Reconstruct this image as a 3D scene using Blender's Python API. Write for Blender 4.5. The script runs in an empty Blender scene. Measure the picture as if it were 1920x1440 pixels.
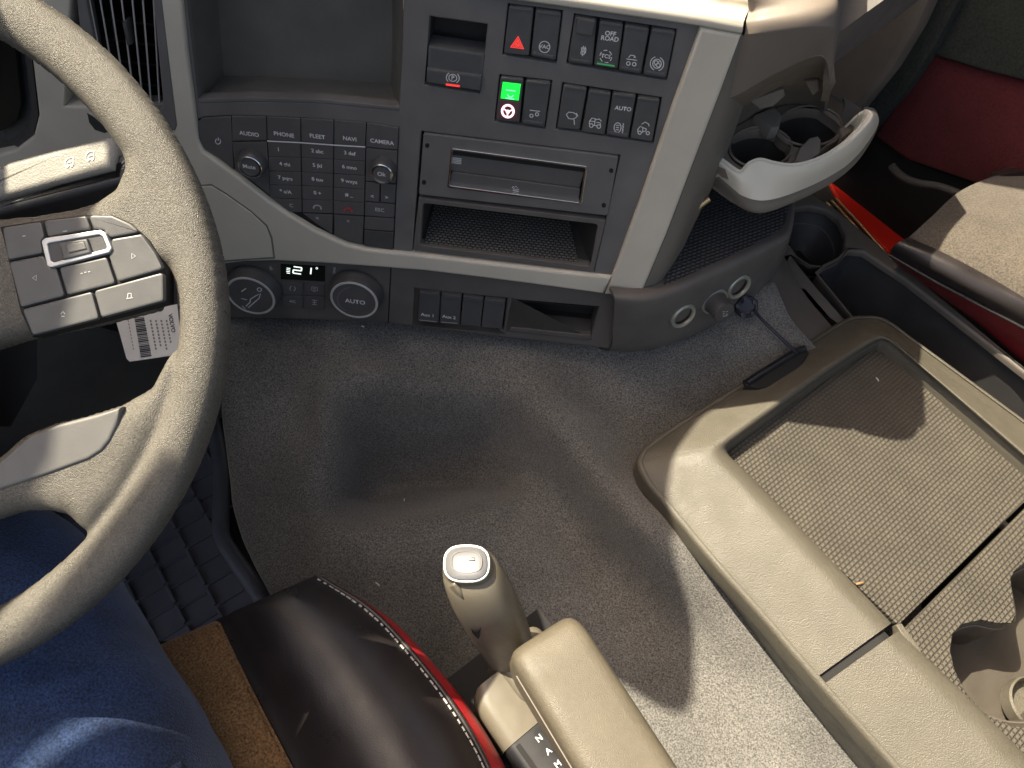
import bpy, bmesh, math, random
from mathutils import Vector, Matrix, noise
random.seed(7)
SC = bpy.context.scene
COL = SC.collection
R = math.radians

# ---------------------------------------------------------------- camera
FPX = 1450.0                       # focal length in photo pixels (1920 wide)
TILT = R(10)                       # the dash face leans back by this much
_H = Vector((1, .13, 0)).normalized()
_V = Vector((-166, 1280, 1450)); _V -= _H * _V.dot(_H); _V.normalize()
_N = _H.cross(_V)
_FW = _N * math.cos(TILT) - _V * math.sin(TILT)
_UP = -_N * math.sin(TILT) - _V * math.cos(TILT)
M = Matrix((_H, _FW, _UP))         # camera (x right, y down, z forward) -> world
EYE = Vector((0, 0, 1.25))
cd = bpy.data.cameras.new('camera'); cam = bpy.data.objects.new('camera', cd); COL.objects.link(cam)
cd.sensor_width = 36; cd.lens = FPX / 1920 * 36; cd.clip_start = .02; cd.clip_end = 500
rot = Matrix((M @ Vector((1, 0, 0)), M @ Vector((0, -1, 0)), M @ Vector((0, 0, -1)))).transposed()
cam.matrix_world = Matrix.Translation(EYE) @ rot.to_4x4()
SC.camera = cam

# ---------------------------------------------------------------- light
SUN = Vector((-.50, .235, .80)).normalized()
w = bpy.data.worlds.new('World'); SC.world = w; w.use_nodes = True
nt = w.node_tree; sky = nt.nodes.new('ShaderNodeTexSky'); sky.sky_type = 'NISHITA'; sky.sun_disc = False
sky.sun_elevation = math.asin(SUN.z); sky.sun_rotation = math.atan2(SUN.x, SUN.y)
sky.air_density = 1.0; sky.dust_density = 7.0; sky.ozone_density = 1.0
bg = nt.nodes['Background']; bg.inputs[1].default_value = .125
warm = nt.nodes.new('ShaderNodeMix'); warm.data_type = 'RGBA'; warm.blend_type = 'MULTIPLY'; warm.inputs[0].default_value = 1
warm.inputs[7].default_value = (1.11, 1.0, .86, 1)           # hazy, warm daylight
nt.links.new(sky.outputs[0], warm.inputs[6]); nt.links.new(warm.outputs[2], bg.inputs[0])
sl = bpy.data.lights.new('sun', 'SUN'); sl.energy = 5.0; sl.angle = R(.5); sl.color = (1, .90, .70)
so = bpy.data.objects.new('sun', sl); COL.objects.link(so)
so.rotation_euler = SUN.to_track_quat('Z', 'Y').to_euler(); so.location = (-2, 1, 3)
vs = SC.view_settings; vs.view_transform = 'Standard'; vs.look = 'None'; vs.gamma = 1; vs.use_curve_mapping = False
vs.exposure = 1.5

# ---------------------------------------------------------------- materials
def mat(name, col, rough=.5, bump=0, bscale=600, var=0, vscale=40, metal=0, spec=.5, emit=0, sheen=0, speck=0, sscale=500, coat=0):
    m = bpy.data.materials.new(name); m.use_nodes = True
    n = m.node_tree.nodes; l = m.node_tree.links; b = n['Principled BSDF']
    b.inputs['Base Color'].default_value = (*col, 1); b.inputs['Roughness'].default_value = rough
    b.inputs['Metallic'].default_value = metal; b.inputs['Specular IOR Level'].default_value = spec
    if sheen: b.inputs['Sheen Weight'].default_value = sheen; b.inputs['Sheen Roughness'].default_value = .5
    if coat: b.inputs['Coat Weight'].default_value = coat; b.inputs['Coat Roughness'].default_value = .1
    if emit:
        b.inputs['Emission Color'].default_value = (*col, 1); b.inputs['Emission Strength'].default_value = emit
    tc = n.new('ShaderNodeTexCoord')
    if var or speck:
        last = None
        for amt, sc, det in ((var, vscale, 4), (speck, sscale, 2)):
            if not amt: continue
            t = n.new('ShaderNodeTexNoise'); t.inputs['Scale'].default_value = sc; t.inputs['Detail'].default_value = det
            l.new(tc.outputs['Object'], t.inputs['Vector'])
            r = n.new('ShaderNodeMapRange'); r.inputs[1].default_value = .3; r.inputs[2].default_value = .7
            r.inputs[3].default_value = 1 - amt; r.inputs[4].default_value = 1 + amt
            l.new(t.outputs['Fac'], r.inputs[0])
            mx = n.new('ShaderNodeMix'); mx.data_type = 'RGBA'; mx.blend_type = 'MULTIPLY'; mx.inputs[0].default_value = 1
            if last: l.new(last, mx.inputs[6])
            else: mx.inputs[6].default_value = (*col, 1)
            l.new(r.outputs[0], mx.inputs[7]); last = mx.outputs[2]
        l.new(last, b.inputs['Base Color'])
        if var:
            t2 = n.new('ShaderNodeTexNoise'); t2.inputs['Scale'].default_value = vscale * 1.7; t2.inputs['Detail'].default_value = 5
            l.new(tc.outputs['Object'], t2.inputs['Vector'])
            r2 = n.new('ShaderNodeMapRange'); r2.inputs[1].default_value = .3; r2.inputs[2].default_value = .7
            r2.inputs[3].default_value = max(.05, rough - .1); r2.inputs[4].default_value = min(1, rough + .1)
            l.new(t2.outputs['Fac'], r2.inputs[0]); l.new(r2.outputs[0], b.inputs['Roughness'])
    if bump:
        t = n.new('ShaderNodeTexNoise'); t.inputs['Scale'].default_value = bscale; t.inputs['Detail'].default_value = 3
        l.new(tc.outputs['Object'], t.inputs['Vector'])
        bp = n.new('ShaderNodeBump'); bp.inputs['Strength'].default_value = bump; bp.inputs['Distance'].default_value = .001
        l.new(t.outputs['Fac'], bp.inputs['Height']); l.new(bp.outputs[0], b.inputs['Normal'])
    return m

def mat_cells(name, col, dark, bw, rh, mortar, ang, rough=.6, off=.5, bump=.6):
    """rubber mat moulded in small cells: brick pattern in metres, turned by ang in the XY plane"""
    m = bpy.data.materials.new(name); m.use_nodes = True
    n = m.node_tree.nodes; l = m.node_tree.links; b = n['Principled BSDF']; b.inputs['Roughness'].default_value = rough
    tc = n.new('ShaderNodeTexCoord'); mp = n.new('ShaderNodeMapping'); mp.inputs['Rotation'].default_value = (0, 0, ang)
    br = n.new('ShaderNodeTexBrick'); br.inputs['Scale'].default_value = 1
    br.inputs['Brick Width'].default_value = bw; br.inputs['Row Height'].default_value = rh
    br.inputs['Mortar Size'].default_value = mortar; br.inputs['Mortar Smooth'].default_value = 1; br.offset = off
    br.inputs['Color1'].default_value = (*col, 1); br.inputs['Color2'].default_value = (*[c * .92 for c in col], 1)
    br.inputs['Mortar'].default_value = (*dark, 1)
    l.new(tc.outputs['Object'], mp.inputs[0]); l.new(mp.outputs[0], br.inputs['Vector'])
    t = n.new('ShaderNodeTexNoise'); t.inputs['Scale'].default_value = 25; t.inputs['Detail'].default_value = 5
    l.new(tc.outputs['Object'], t.inputs['Vector'])
    r = n.new('ShaderNodeMapRange'); r.inputs[1].default_value = .3; r.inputs[2].default_value = .7; r.inputs[3].default_value = .85; r.inputs[4].default_value = 1.12
    l.new(t.outputs['Fac'], r.inputs[0])
    mx = n.new('ShaderNodeMix'); mx.data_type = 'RGBA'; mx.blend_type = 'MULTIPLY'; mx.inputs[0].default_value = 1
    l.new(br.outputs['Color'], mx.inputs[6]); l.new(r.outputs[0], mx.inputs[7]); l.new(mx.outputs[2], b.inputs['Base Color'])
    inv = n.new('ShaderNodeMath'); inv.operation = 'SUBTRACT'; inv.inputs[0].default_value = 1; l.new(br.outputs['Fac'], inv.inputs[1])
    bp = n.new('ShaderNodeBump'); bp.inputs['Strength'].default_value = bump; bp.inputs['Distance'].default_value = .0012
    l.new(inv.outputs[0], bp.inputs['Height']); l.new(bp.outputs[0], b.inputs['Normal'])
    return m

MT = dict(
    dash=mat('charcoal_plastic', (.128, .122, .119), .55, .12, 1400, .14, 22),
    dash_low=mat('lower_dash_plastic', (.102, .093, .087), .6, .15, 1400, .10, 30),
    key=mat('key_plastic', (.090, .087, .087), .5, .08, 1800, .06, 60),
    switch=mat('switch_plastic', (.075, .076, .078), .42, .06, 1800, .08, 60),
    seam=mat('gap_black', (.006, .006, .006), .8),
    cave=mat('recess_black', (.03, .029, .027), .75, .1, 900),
    cavity=mat('screen_recess_plastic', (.115, .110, .098), .5, .2, 1600, .12, 25),
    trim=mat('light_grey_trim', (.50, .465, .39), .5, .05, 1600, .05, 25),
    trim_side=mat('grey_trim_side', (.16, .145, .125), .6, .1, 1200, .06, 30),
    pod=mat('taupe_dash_plastic', (.15, .127, .105), .6, .15, 1100, .08, 25),
    wheel=mat('grained_wheel_grey', (.116, .107, .089), .34, .85, 1700, .10, 40, speck=.32, sscale=900),
    wheelpad=mat('smooth_wheel_grey', (.120, .117, .111), .45, .12, 1500, .06, 50),
    wheelkey=mat('wheel_key_grey', (.088, .088, .087), .42, .06, 1600, .08, 60),
    stalk=mat('stalk_grey', (.30, .285, .25), .45, .4, 900, .06, 50, speck=.12, sscale=700),
    dark=mat('dark_grey_plastic', (.060, .059, .060), .5, .1, 1300, .08, 40),
    chrome=mat('satin_chrome', (.75, .75, .74), .22, metal=1),
    silver=mat('silver_paint', (.62, .62, .60), .35, metal=.4),
    socket=mat('socket_ring', (.36, .37, .32), .35, metal=.5),
    socket_in=mat('socket_bore', (.08, .05, .04), .35, metal=.6),
    print=mat('white_print', (.66, .66, .66), .6),
    print_dim=mat('grey_print', (.45, .45, .45), .6),
    red=mat('red_print', (.62, .03, .03), .5),
    redlamp=mat('red_marking_lamp', (.9, .05, .04), .5, emit=.35),
    pink=mat('lit_pink_symbol', (.95, .55, .62), .5, emit=.75),
    redglow=mat('dim_red_backlight', (.12, .055, .06), .5),
    green=mat('green_lamp', (.01, .75, .05), .4, emit=.55),
    greend=mat('green_lamp_symbol', (.15, .9, .3), .4, emit=.8),
    greenline=mat('green_strip', (.06, .35, .12), .4, emit=.1),
    screen=mat('display_black', (.004, .006, .005), .25),
    digit=mat('display_digit', (.75, .85, .78), .5, emit=.55),
    carpet=mat('grey_carpet', (.130, .125, .117), .95, 1.0, 420, .22, 9, speck=.55, sscale=560, spec=.15, sheen=.25),
    console=mat('grained_console_plastic', (.086, .078, .061), .46, .7, 800, .07, 30),
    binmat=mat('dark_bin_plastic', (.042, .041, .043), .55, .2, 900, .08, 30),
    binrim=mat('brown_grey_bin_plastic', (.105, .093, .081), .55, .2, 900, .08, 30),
    leather=mat('dark_brown_leather', (.024, .020, .020), .36, .2, 900, .15, 25),
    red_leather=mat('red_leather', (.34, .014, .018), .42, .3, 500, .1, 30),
    cream=mat('bounce_lightened_trim', (.60, .565, .48), .45, .05, 1600, .05, 25),  # light trim made paler to carry bounced sunlight on the drawer front
    gate=mat('gate_black', (.016, .016, .018), .42, .06, 1500, .08, 40),
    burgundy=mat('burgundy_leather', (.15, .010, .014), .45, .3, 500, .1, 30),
    thread=mat('pale_thread', (.45, .43, .40), .7),
    fabric=mat('tan_seat_fabric', (.17, .095, .042), .95, .9, 520, .12, 40, speck=.5, sscale=600, spec=.1, sheen=.2),
    fabric2=mat('beige_seat_fabric', (.085, .073, .060), .95, .9, 420, .12, 20, speck=.35, sscale=450, spec=.1, sheen=.2),
    denim=mat('blue_denim', (.021, .038, .092), .95, .9, 700, .35, 30, speck=.55, sscale=700, spec=.1, sheen=.25),
    rubber=mat('blue_black_rubber', (.058, .064, .085), .5, .25, 700, .12, 30),
    knob=mat('gear_knob_plastic', (.122, .107, .080), .40, .12, 1200, .05, 40),
    knobcap=mat('silver_cap', (.19, .19, .20), .3, metal=.35),
    arm=mat('grained_armrest_plastic', (.096, .082, .058), .5, .4, 1400, .07, 30, speck=.06, sscale=300),
    paper=mat('white_tag_paper', (.68, .68, .68), .6),
    ink=mat('black_ink', (.02, .02, .02), .6),
    inkg=mat('grey_ink', (.2, .2, .2), .6),
    recess=mat('shadowed_recess_plastic', (.055, .047, .038), .5, .2, 900, .12, 30),  # darkened so the cup recess carries its shadow in the colour
    door_dark=mat('green_black_door_cloth', (.020, .024, .021), .9, .6, 300, .15, 15, speck=.4, sscale=300),
    door_red=mat('dark_red_door_cloth', (.080, .008, .011), .9, .5, 300, .12, 12, speck=.25, sscale=300),
    step_red=mat('red_step_paint', (.55, .018, .008), .35, coat=.4),
    brass=mat('brass_pin', (.55, .42, .22), .35, metal=.8),
    plug=mat('plug_black_blue', (.016, .015, .026), .4, .1, 900),
    crumb=mat('tan_crumb', (.20, .125, .06), .8),
    lint=mat('white_lint', (.75, .75, .72), .8),
    jack=mat('dark_blocker', (.12, .115, .105), .9, .3, 400, .1, 20),  # plain dark surface of the added sun-blocking panels
)

# ---------------------------------------------------------------- geometry helpers
class Plane:
    def __init__(s, p, n, ex):
        s.p = Vector(p); s.n = Vector(n).normalized(); s.ex = Vector(ex); s.ex -= s.n * s.ex.dot(s.n); s.ex.normalize()
        s.ey = s.n.cross(s.ex)
    def at(s, px, py, d=0):
        r = M @ Vector(((px - 960) / FPX, (py - 720) / FPX, 1)); p = s.p + s.n * d
        return EYE + r * ((p - EYE).dot(s.n) / r.dot(s.n))
    def uv(s, px, py, d=0):
        q = s.at(px, py, d) - s.p; return Vector((q.dot(s.ex), q.dot(s.ey)))
    def xyz(s, u, v, d=0): return s.p + s.ex * u + s.ey * v + s.n * d
def ray(px, py): return M @ Vector(((px - 960) / FPX, (py - 720) / FPX, 1))
def at_depth(px, py, z): return EYE + ray(px, py) * z
def at_h(px, py, h):
    r = ray(px, py); return EYE + r * ((h - EYE.z) / r.z)
UPV = Vector((0, 0, 1))
def level(h, ex=(1, 0, 0)): return Plane((0, 0, h), UPV, ex)

def tag(o, label=None, cat=None, group=None, kind=None):
    for k, v in (('label', label), ('category', cat), ('group', group), ('kind', kind)):
        if v: o[k] = v
    return o
def thing(name, loc, label, cat, group=None):
    o = bpy.data.objects.new(name, None); COL.objects.link(o); o.location = loc; o.empty_display_size = .05
    return tag(o, label, cat, group)
def root_loc(o):
    v = Vector((0, 0, 0))
    while o: v += o.location; o = o.parent
    return v
def obj(name, bm, m, parent=None, smooth=35, fix=True):
    if fix: bmesh.ops.recalc_face_normals(bm, faces=bm.faces)
    off = root_loc(parent)
    if parent is None and len(bm.verts):
        zs = min(v.co.z for v in bm.verts); c = sum((v.co for v in bm.verts), Vector()) / len(bm.verts); off = Vector((c.x, c.y, zs))
    bmesh.ops.translate(bm, vec=-off, verts=bm.verts)
    me = bpy.data.meshes.new(name); bm.to_mesh(me); bm.free()
    ms = m if isinstance(m, (list, tuple)) else [m]
    for q in ms: me.materials.append(MT[q] if isinstance(q, str) else q)
    if smooth:
        me.shade_smooth()
        if smooth < 180: me.set_sharp_from_angle(angle=R(smooth))
    o = bpy.data.objects.new(name, me); COL.objects.link(o)
    if parent: o.parent = parent
    else: o.location = off
    return o

def area(p): return sum(p[i - 1].x * p[i].y - p[i].x * p[i - 1].y for i in range(len(p))) / 2
def fillet(p, r, seg=5):
    if r <= 0: return p
    out = []; n = len(p)
    for i in range(n):
        a, b, c = p[i - 1], p[i], p[(i + 1) % n]
        e1 = a - b; e2 = c - b; l1 = e1.length; l2 = e2.length
        if l1 < 1e-7 or l2 < 1e-7: continue
        e1 /= l1; e2 /= l2; cs = max(-1, min(1, e1.dot(e2))); th = math.acos(cs)
        if th > R(160): out.append(b); continue
        t = min(r / math.tan(th / 2), l1 * .45, l2 * .45)
        p1 = b + e1 * t; p2 = b + e2 * t
        for k in range(seg + 1):
            s = k / seg; out.append(p1 * (1 - s) ** 2 + b * 2 * s * (1 - s) + p2 * s * s)
    return out
def inset(p, d):
    out = []; n = len(p)
    for i in range(n):
        a, b, c = p[i - 1], p[i], p[(i + 1) % n]
        e1 = (b - a); e2 = (c - b)
        if e1.length < 1e-9: e1 = e2
        if e2.length < 1e-9: e2 = e1
        e1 = e1.normalized(); e2 = e2.normalized()
        n1 = Vector((-e1.y, e1.x)); n2 = Vector((-e2.y, e2.x)); m = n1 + n2
        if m.length < 1e-6: m = n1.copy()
        m.normalize(); k = d / max(.35, m.dot(n1)); out.append(b + m * k)
    return out
def smooth_closed(p, k=4):
    n = len(p); out = []
    for i in range(n):
        a, b, c, d = p[i - 1], p[i], p[(i + 1) % n], p[(i + 2) % n]
        for j in range(k):
            t = j / k; out.append(.5 * ((2 * b) + (c - a) * t + (2 * a - 5 * b + 4 * c - d) * t * t + (3 * b - a - 3 * c + d) * t ** 3))
    return out
def smooth_open(p, k=4):
    n = len(p); out = []
    for i in range(n - 1):
        a = p[i - 1] if i else p[0] * 2 - p[1]; b, c = p[i], p[i + 1]; d = p[i + 2] if i + 2 < n else p[-1] * 2 - p[-2]
        for j in range(k):
            t = j / k; out.append(.5 * ((2 * b) + (c - a) * t + (2 * a - 5 * b + 4 * c - d) * t * t + (3 * b - a - 3 * c + d) * t ** 3))
    out.append(p[-1]); return out

def plate_bm(bm, loops, pl, d, thick, bev=0, bseg=2, mi=0, solid=False):
    """loops[0] = outline, the rest = holes (2D plane coords); a slab whose front lies at d, with rounded front edges"""
    caps = []
    for k, lp in enumerate(loops):
        p = [Vector(q) for q in lp]
        if (area(p) > 0) != (k == 0): p.reverse()
        rings = [(p, d - thick), (p, d - bev)] if thick > bev else [(p, d - bev)]
        if bev:
            for j in range(1, bseg + 1):
                a = j / bseg * math.pi / 2
                rings.append((inset(p, bev * (1 - math.cos(a))), d - bev + bev * math.sin(a)))
            rings.append((inset(p, bev * 1.25), d))
        prev = None
        for q, h in rings:
            vs_ = [bm.verts.new(pl.xyz(v.x, v.y, h)) for v in q]
            if prev:
                for i in range(len(vs_)):
                    f = bm.faces.new((prev[i - 1], prev[i], vs_[i], vs_[i - 1])); f.material_index = mi
            else: first = vs_
            prev = vs_
        caps.append(prev)
        if solid: bm.faces.new(first)
    if len(caps) == 1:
        f = bm.faces.new(caps[0]); f.material_index = mi
    else:
        es = []
        for c in caps:
            for i in range(len(c)):
                e = bm.edges.get((c[i - 1], c[i])) or bm.edges.new((c[i - 1], c[i])); es.append(e)
        g = bmesh.ops.triangle_fill(bm, use_beauty=True, use_dissolve=False, edges=es)
        for f in g['geom']:
            if isinstance(f, bmesh.types.BMFace): f.material_index = mi
    return bm
def L2(pl, pts, d=0): return [pl.uv(x, y, d) for x, y in pts]
def prism(name, pts, pl, d, thick, m, parent, bev=.0008, r=0, holes=(), hr=0, smooth=35, bseg=2, sm=0, local=None):
    bm = bmesh.new()
    p = local if local else L2(pl, pts, d)
    if sm: p = smooth_closed(p, sm)
    if r: p = fillet(p, r)
    hs = [fillet(L2(pl, h, d), hr) if hr else L2(pl, h, d) for h in holes]
    plate_bm(bm, [p] + hs, pl, d, thick, bev, bseg)
    return obj(name, bm, m, parent, smooth)
def cavity(name, front, pl, d0, d1, m, parent, back=None, r=0, floor_m=None, seg=1, cap=True, rim=0):
    """an open box going back from the hole 'front' (at d0) to 'back' (at d1)"""
    bm = bmesh.new(); a = L2(pl, front, d0)
    b = L2(pl, back, d1) if back else [v.copy() for v in a]
    if r: a = fillet(a, r); b = fillet(b, r)
    va = [bm.verts.new(pl.xyz(v.x, v.y, d0)) for v in a]; vb = [bm.verts.new(pl.xyz(v.x, v.y, d1)) for v in b]
    for i in range(len(va)): bm.faces.new((va[i - 1], va[i], vb[i], vb[i - 1]))
    if cap: bm.faces.new(vb)
    o = obj(name, bm, m, parent, 30)
    return o
def shrink(q, k=1.0):
    cx = sum(p[0] for p in q) / len(q); cy = sum(p[1] for p in q) / len(q); out = []
    for x, y in q:
        dx, dy = x - cx, y - cy; l = math.hypot(dx, dy) or 1
        out.append((x - dx / l * k * 1.3, y - dy / l * k * 1.3))
    return out
def lathe(name, c, axis, prof, m, parent, seg=40, ex=None, sy=1, smooth=35, close=False):
    axis = Vector(axis).normalized(); ex = Vector(ex) if ex else Vector((1, 0, 0)); ex -= axis * ex.dot(axis); ex.normalize(); ey = axis.cross(ex)
    bm = bmesh.new(); prev = None
    for rr, h in prof:
        ring = [bm.verts.new(Vector(c) + axis * h + (ex * math.cos(t) + ey * math.sin(t) * sy) * rr) for t in [2 * math.pi * i / seg for i in range(seg)]]
        if prev:
            for i in range(seg): bm.faces.new((prev[i - 1], prev[i], ring[i], ring[i - 1]))
        else: first = ring
        prev = ring
    if prof[-1][0] > 1e-5 and not close: bm.faces.new(prev)
    if close:
        for i in range(seg): bm.faces.new((prev[i - 1], prev[i], first[i], first[i - 1]))
    bmesh.ops.remove_doubles(bm, verts=bm.verts, dist=1e-6)
    return obj(name, bm, m, parent, smooth)
def tube_bm(bm, pts, r, seg=8, closed=False, mi=0):
    n = len(pts); rings = []
    for i in range(n):
        a = pts[i - 1] if (i or closed) else pts[0]; b = pts[(i + 1) % n] if (i < n - 1 or closed) else pts[-1]
        t = (b - a).normalized(); q = Vector((.3, .5, .8)) if abs(t.dot(Vector((.3, .5, .8)).normalized())) < .9 else Vector((1, 0, 0))
        u = t.cross(q).normalized(); v = t.cross(u); rr = r(i / max(1, n - 1)) if callable(r) else r
        rings.append([bm.verts.new(pts[i] + (u * math.cos(x) + v * math.sin(x)) * rr) for x in [2 * math.pi * k / seg for k in range(seg)]])
    for i in range(n if closed else n - 1):
        a, b = rings[i], rings[(i + 1) % n]
        for k in range(seg): bm.faces.new((a[k - 1], a[k], b[k], b[k - 1])).material_index = mi
    if not closed: bm.faces.new(rings[0]); bm.faces.new(rings[-1])
    return bm
def tube(name, pts, r, m, parent, seg=8, closed=False):
    return obj(name, tube_bm(bmesh.new(), pts, r, seg, closed), m, parent, 60)
def surf_bm(rows, ku=5, kv=5):
    g = [smooth_open(r, ku) for r in rows]
    cols = [smooth_open([g[i][j] for i in range(len(g))], kv) for j in range(len(g[0]))]
    bm = bmesh.new(); vv = [[bm.verts.new(p) for p in c] for c in cols]
    for i in range(len(vv) - 1):
        for j in range(len(vv[0]) - 1): bm.faces.new((vv[i][j], vv[i + 1][j], vv[i + 1][j + 1], vv[i][j + 1]))
    return bm
def thicken(bm, t):
    bmesh.ops.recalc_face_normals(bm, faces=bm.faces)
    if sum(f.normal.dot(EYE - f.calc_center_median()) for f in bm.faces) < 0: bmesh.ops.reverse_faces(bm, faces=bm.faces)
    bmesh.ops.solidify(bm, geom=list(bm.faces), thickness=t); return bm
def surf(name, rows, m, parent, ku=5, kv=5, t=.006, smooth=60):
    return obj(name, thicken(surf_bm(rows, ku, kv), t), m, parent, smooth)
def box_bm(bm, c, sx, sy, sz, ex=Vector((1, 0, 0)), ey=Vector((0, 1, 0)), ez=UPV):
    vs_ = [bm.verts.new(Vector(c) + ex * sx * a + ey * sy * b + ez * sz * d) for a in (-.5, .5) for b in (-.5, .5) for d in (-.5, .5)]
    for f in ((0, 1, 3, 2), (4, 6, 7, 5), (0, 4, 5, 1), (2, 3, 7, 6), (0, 2, 6, 4), (1, 5, 7, 3)): bm.faces.new([vs_[i] for i in f])
    return bm
def loft_bm(rings, closed=True, cap=(True, True)):
    bm = bmesh.new(); prev = None; allr = []
    for r in rings:
        ring = [bm.verts.new(p) for p in r]; allr.append(ring)
        if prev:
            for i in range(0 if closed else 1, len(ring)): bm.faces.new((prev[i - 1], prev[i], ring[i], ring[i - 1]))
        prev = ring
    if cap[0]: bm.faces.new(allr[0])
    if cap[1]: bm.faces.new(allr[-1])
    return bm

_txt = {}
def text(name, s, px, py, size, pl, d, m, parent, rot=0, th=.00012, sx=1.0, bold=0):
    """size = cap height in photo px at that spot; rot in degrees within the plane"""
    c = bpy.data.curves.new('t', 'FONT'); c.body = s; c.align_x = 'CENTER'; c.align_y = 'CENTER'; c.resolution_u = 3
    c.offset = bold or .018
    o = bpy.data.objects.new('t', c); COL.objects.link(o)
    dg = bpy.context.evaluated_depsgraph_get(); me = bpy.data.meshes.new_from_object(o.evaluated_get(dg))
    bpy.data.objects.remove(o); bpy.data.curves.remove(c)
    bm = bmesh.new(); bm.from_mesh(me); bpy.data.meshes.remove(me)
    k = size / .70 * pl.mpp(px, py)
    o2 = pl.uv(px, py, d); cr, sr = math.cos(R(rot)), math.sin(R(rot))
    bm2 = bmesh.new()
    for v in bm.verts:
        x, y = v.co.x * k * sx, v.co.y * k
        v.co = pl.xyz(o2.x + x * cr - y * sr, o2.y + x * sr + y * cr, d)
    bm2.free()
    return obj(name, bm, m, parent, 0, fix=False)
def mpp(s, px, py):
    a = s.uv(px - 4, py); b = s.uv(px + 4, py); return (b - a).length / 8
Plane.mpp = mpp
def strokes_bm(bm, lines, wpx, pl, d):
    for ln in lines:
        closed = len(ln) > 2 and ln[0] == ln[-1]
        p = L2(pl, ln[:-1] if closed else ln, d); w_ = wpx * pl.mpp(*ln[0]) / 2; n = len(p); L_, R_ = [], []
        for i in range(n):
            a = p[i - 1] if (i or closed) else p[i]; b = p[(i + 1) % n] if (i < n - 1 or closed) else p[i]
            t = (b - a); t = t.normalized() if t.length > 1e-9 else Vector((1, 0)); q = Vector((-t.y, t.x)) * w_
            L_.append(bm.verts.new(pl.xyz(*(p[i] + q), d))); R_.append(bm.verts.new(pl.xyz(*(p[i] - q), d)))
        for i in range(0 if closed else 1, n): bm.faces.new((L_[i - 1], L_[i], R_[i], R_[i - 1]))
    return bm
def circ(cx, cy, rx, ry=None, n=18, a0=0, a1=360):
    ry = rx if ry is None else ry
    return [(cx + rx * math.cos(R(a0 + (a1 - a0) * i / n)), cy + ry * math.sin(R(a0 + (a1 - a0) * i / n))) for i in range(n + 1)]
def icon(name, lines, wpx, pl, d, m, parent):
    lines = [[(round(x, 3), round(y, 3)) for x, y in l] for l in lines]
    return obj(name, strokes_bm(bmesh.new(), lines, wpx, pl, d), m, parent, 0, fix=False)
def remesh_bm(bm, vox, it=8, fac=.5):
    me = bpy.data.meshes.new('r'); bm.to_mesh(me); bm.free(); o = bpy.data.objects.new('r', me); COL.objects.link(o)
    a = o.modifiers.new('a', 'REMESH'); a.mode = 'VOXEL'; a.voxel_size = vox
    b = o.modifiers.new('b', 'SMOOTH'); b.iterations = it; b.factor = fac
    dg = bpy.context.evaluated_depsgraph_get(); m2 = bpy.data.meshes.new_from_object(o.evaluated_get(dg))
    bpy.data.objects.remove(o); bpy.data.meshes.remove(me)
    out = bmesh.new(); out.from_mesh(m2); bpy.data.meshes.remove(m2); return out
# ---------------------------------------------------------------- dashboard
NF = M @ _N * -1                      # dash normal, towards the driver
D = Plane(at_depth(975, 300, .739), NF, (1, 0, 0))
WN = M @ Vector((0, 0, -1)); WX = M @ Vector((1, 0, 0))
def facing(px, py, z): return Plane(at_depth(px, py, z), WN, WX)   # a plane square to the view axis (tilted like the wheel)
dash = thing('dashboard', (-.1, .56, .47), 'angled grey truck dashboard with charcoal switch panel and light beige-grey trim', 'dashboard')
def ic(cx, cy, lines): return [[(cx + x - .1 * y, cy + .13 * x + y) for x, y in l] for l in lines]

# body behind the panels, its top and its hood (they shade the tunnel from the windscreen side)
bm = bmesh.new()
def hexa(bm, a, b):
    va = [bm.verts.new(p) for p in a]; vb = [bm.verts.new(p) for p in b]
    bm.faces.new(va); bm.faces.new(vb)
    for i in range(4): bm.faces.new((va[i - 1], va[i], vb[i], vb[i - 1]))
def Dp(u, v, d): return D.xyz(u, v, d)
E_ = lambda x, y, d: D.at(x, y, d)
fr = [E_(-420, -95, -.075), E_(1375, 75, -.06), E_(1215, 560, -.075), E_(-420, 560, -.075)]
hexa(bm, fr, [p + Vector((-.12 if k in (0, 3) else -.10, .42, .02 if k < 2 else 0)) for k, p in enumerate(fr)])
obj('dash_core', bm, 'dash', dash)

# charcoal centre panel with its openings
scr = [(348, -120), (350, 0), (372, 193), (470, 190), (600, 193), (748, 207), (753, 120), (760, -120)]
pbr = [(806, 30), (914, 45), (900, 176), (796, 159)]
rad = [(790, 246), (1163, 291), (1113, 515), (773, 472)]
sg = [[(953, 7), (1055, 20), (1043, 119), (942, 103)], [(1077, 26), (1269, 55), (1250, 151), (1062, 120)],
      [(937, 140), (1035, 151), (1022, 242), (927, 228)], [(1055, 155), (1241, 183), (1225, 269), (1042, 242)]]
kp = [(371, 224), (385, 219), (433, 217), (500, 218), (565, 221), (626, 225), (688, 230), (748, 239), (744, 330), (738, 471), (700, 468), (640, 458), (590, 432), (540, 402), (500, 374), (440, 327), (400, 298), (381, 283), (372, 262)]
panel = [(318, -120), (318, 120), (345, 240), (358, 300), (420, 345), (500, 400), (560, 436), (620, 466), (700, 486), (800, 500), (930, 515), (1060, 530), (1155, 545), (1330, 60), (1312, 40), (920, -18), (880, -120)]
prism('center_panel', panel, D, 0, .014, 'dash', dash, .0012, holes=[scr, pbr, rad] + sg + [kp])
cavity('screen_recess', scr, D, -.002, -.050, 'cavity', dash, back=[(406, -120), (408, 0), (420, 143), (500, 143), (600, 148), (733, 157), (735, 100), (737, -120)])
prism('recess_lip', [(372, 193), (470, 190), (600, 193), (748, 207), (749, 201), (600, 186), (470, 183), (371, 186)], D, .0005, .012, 'dash', dash, .0006)
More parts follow.
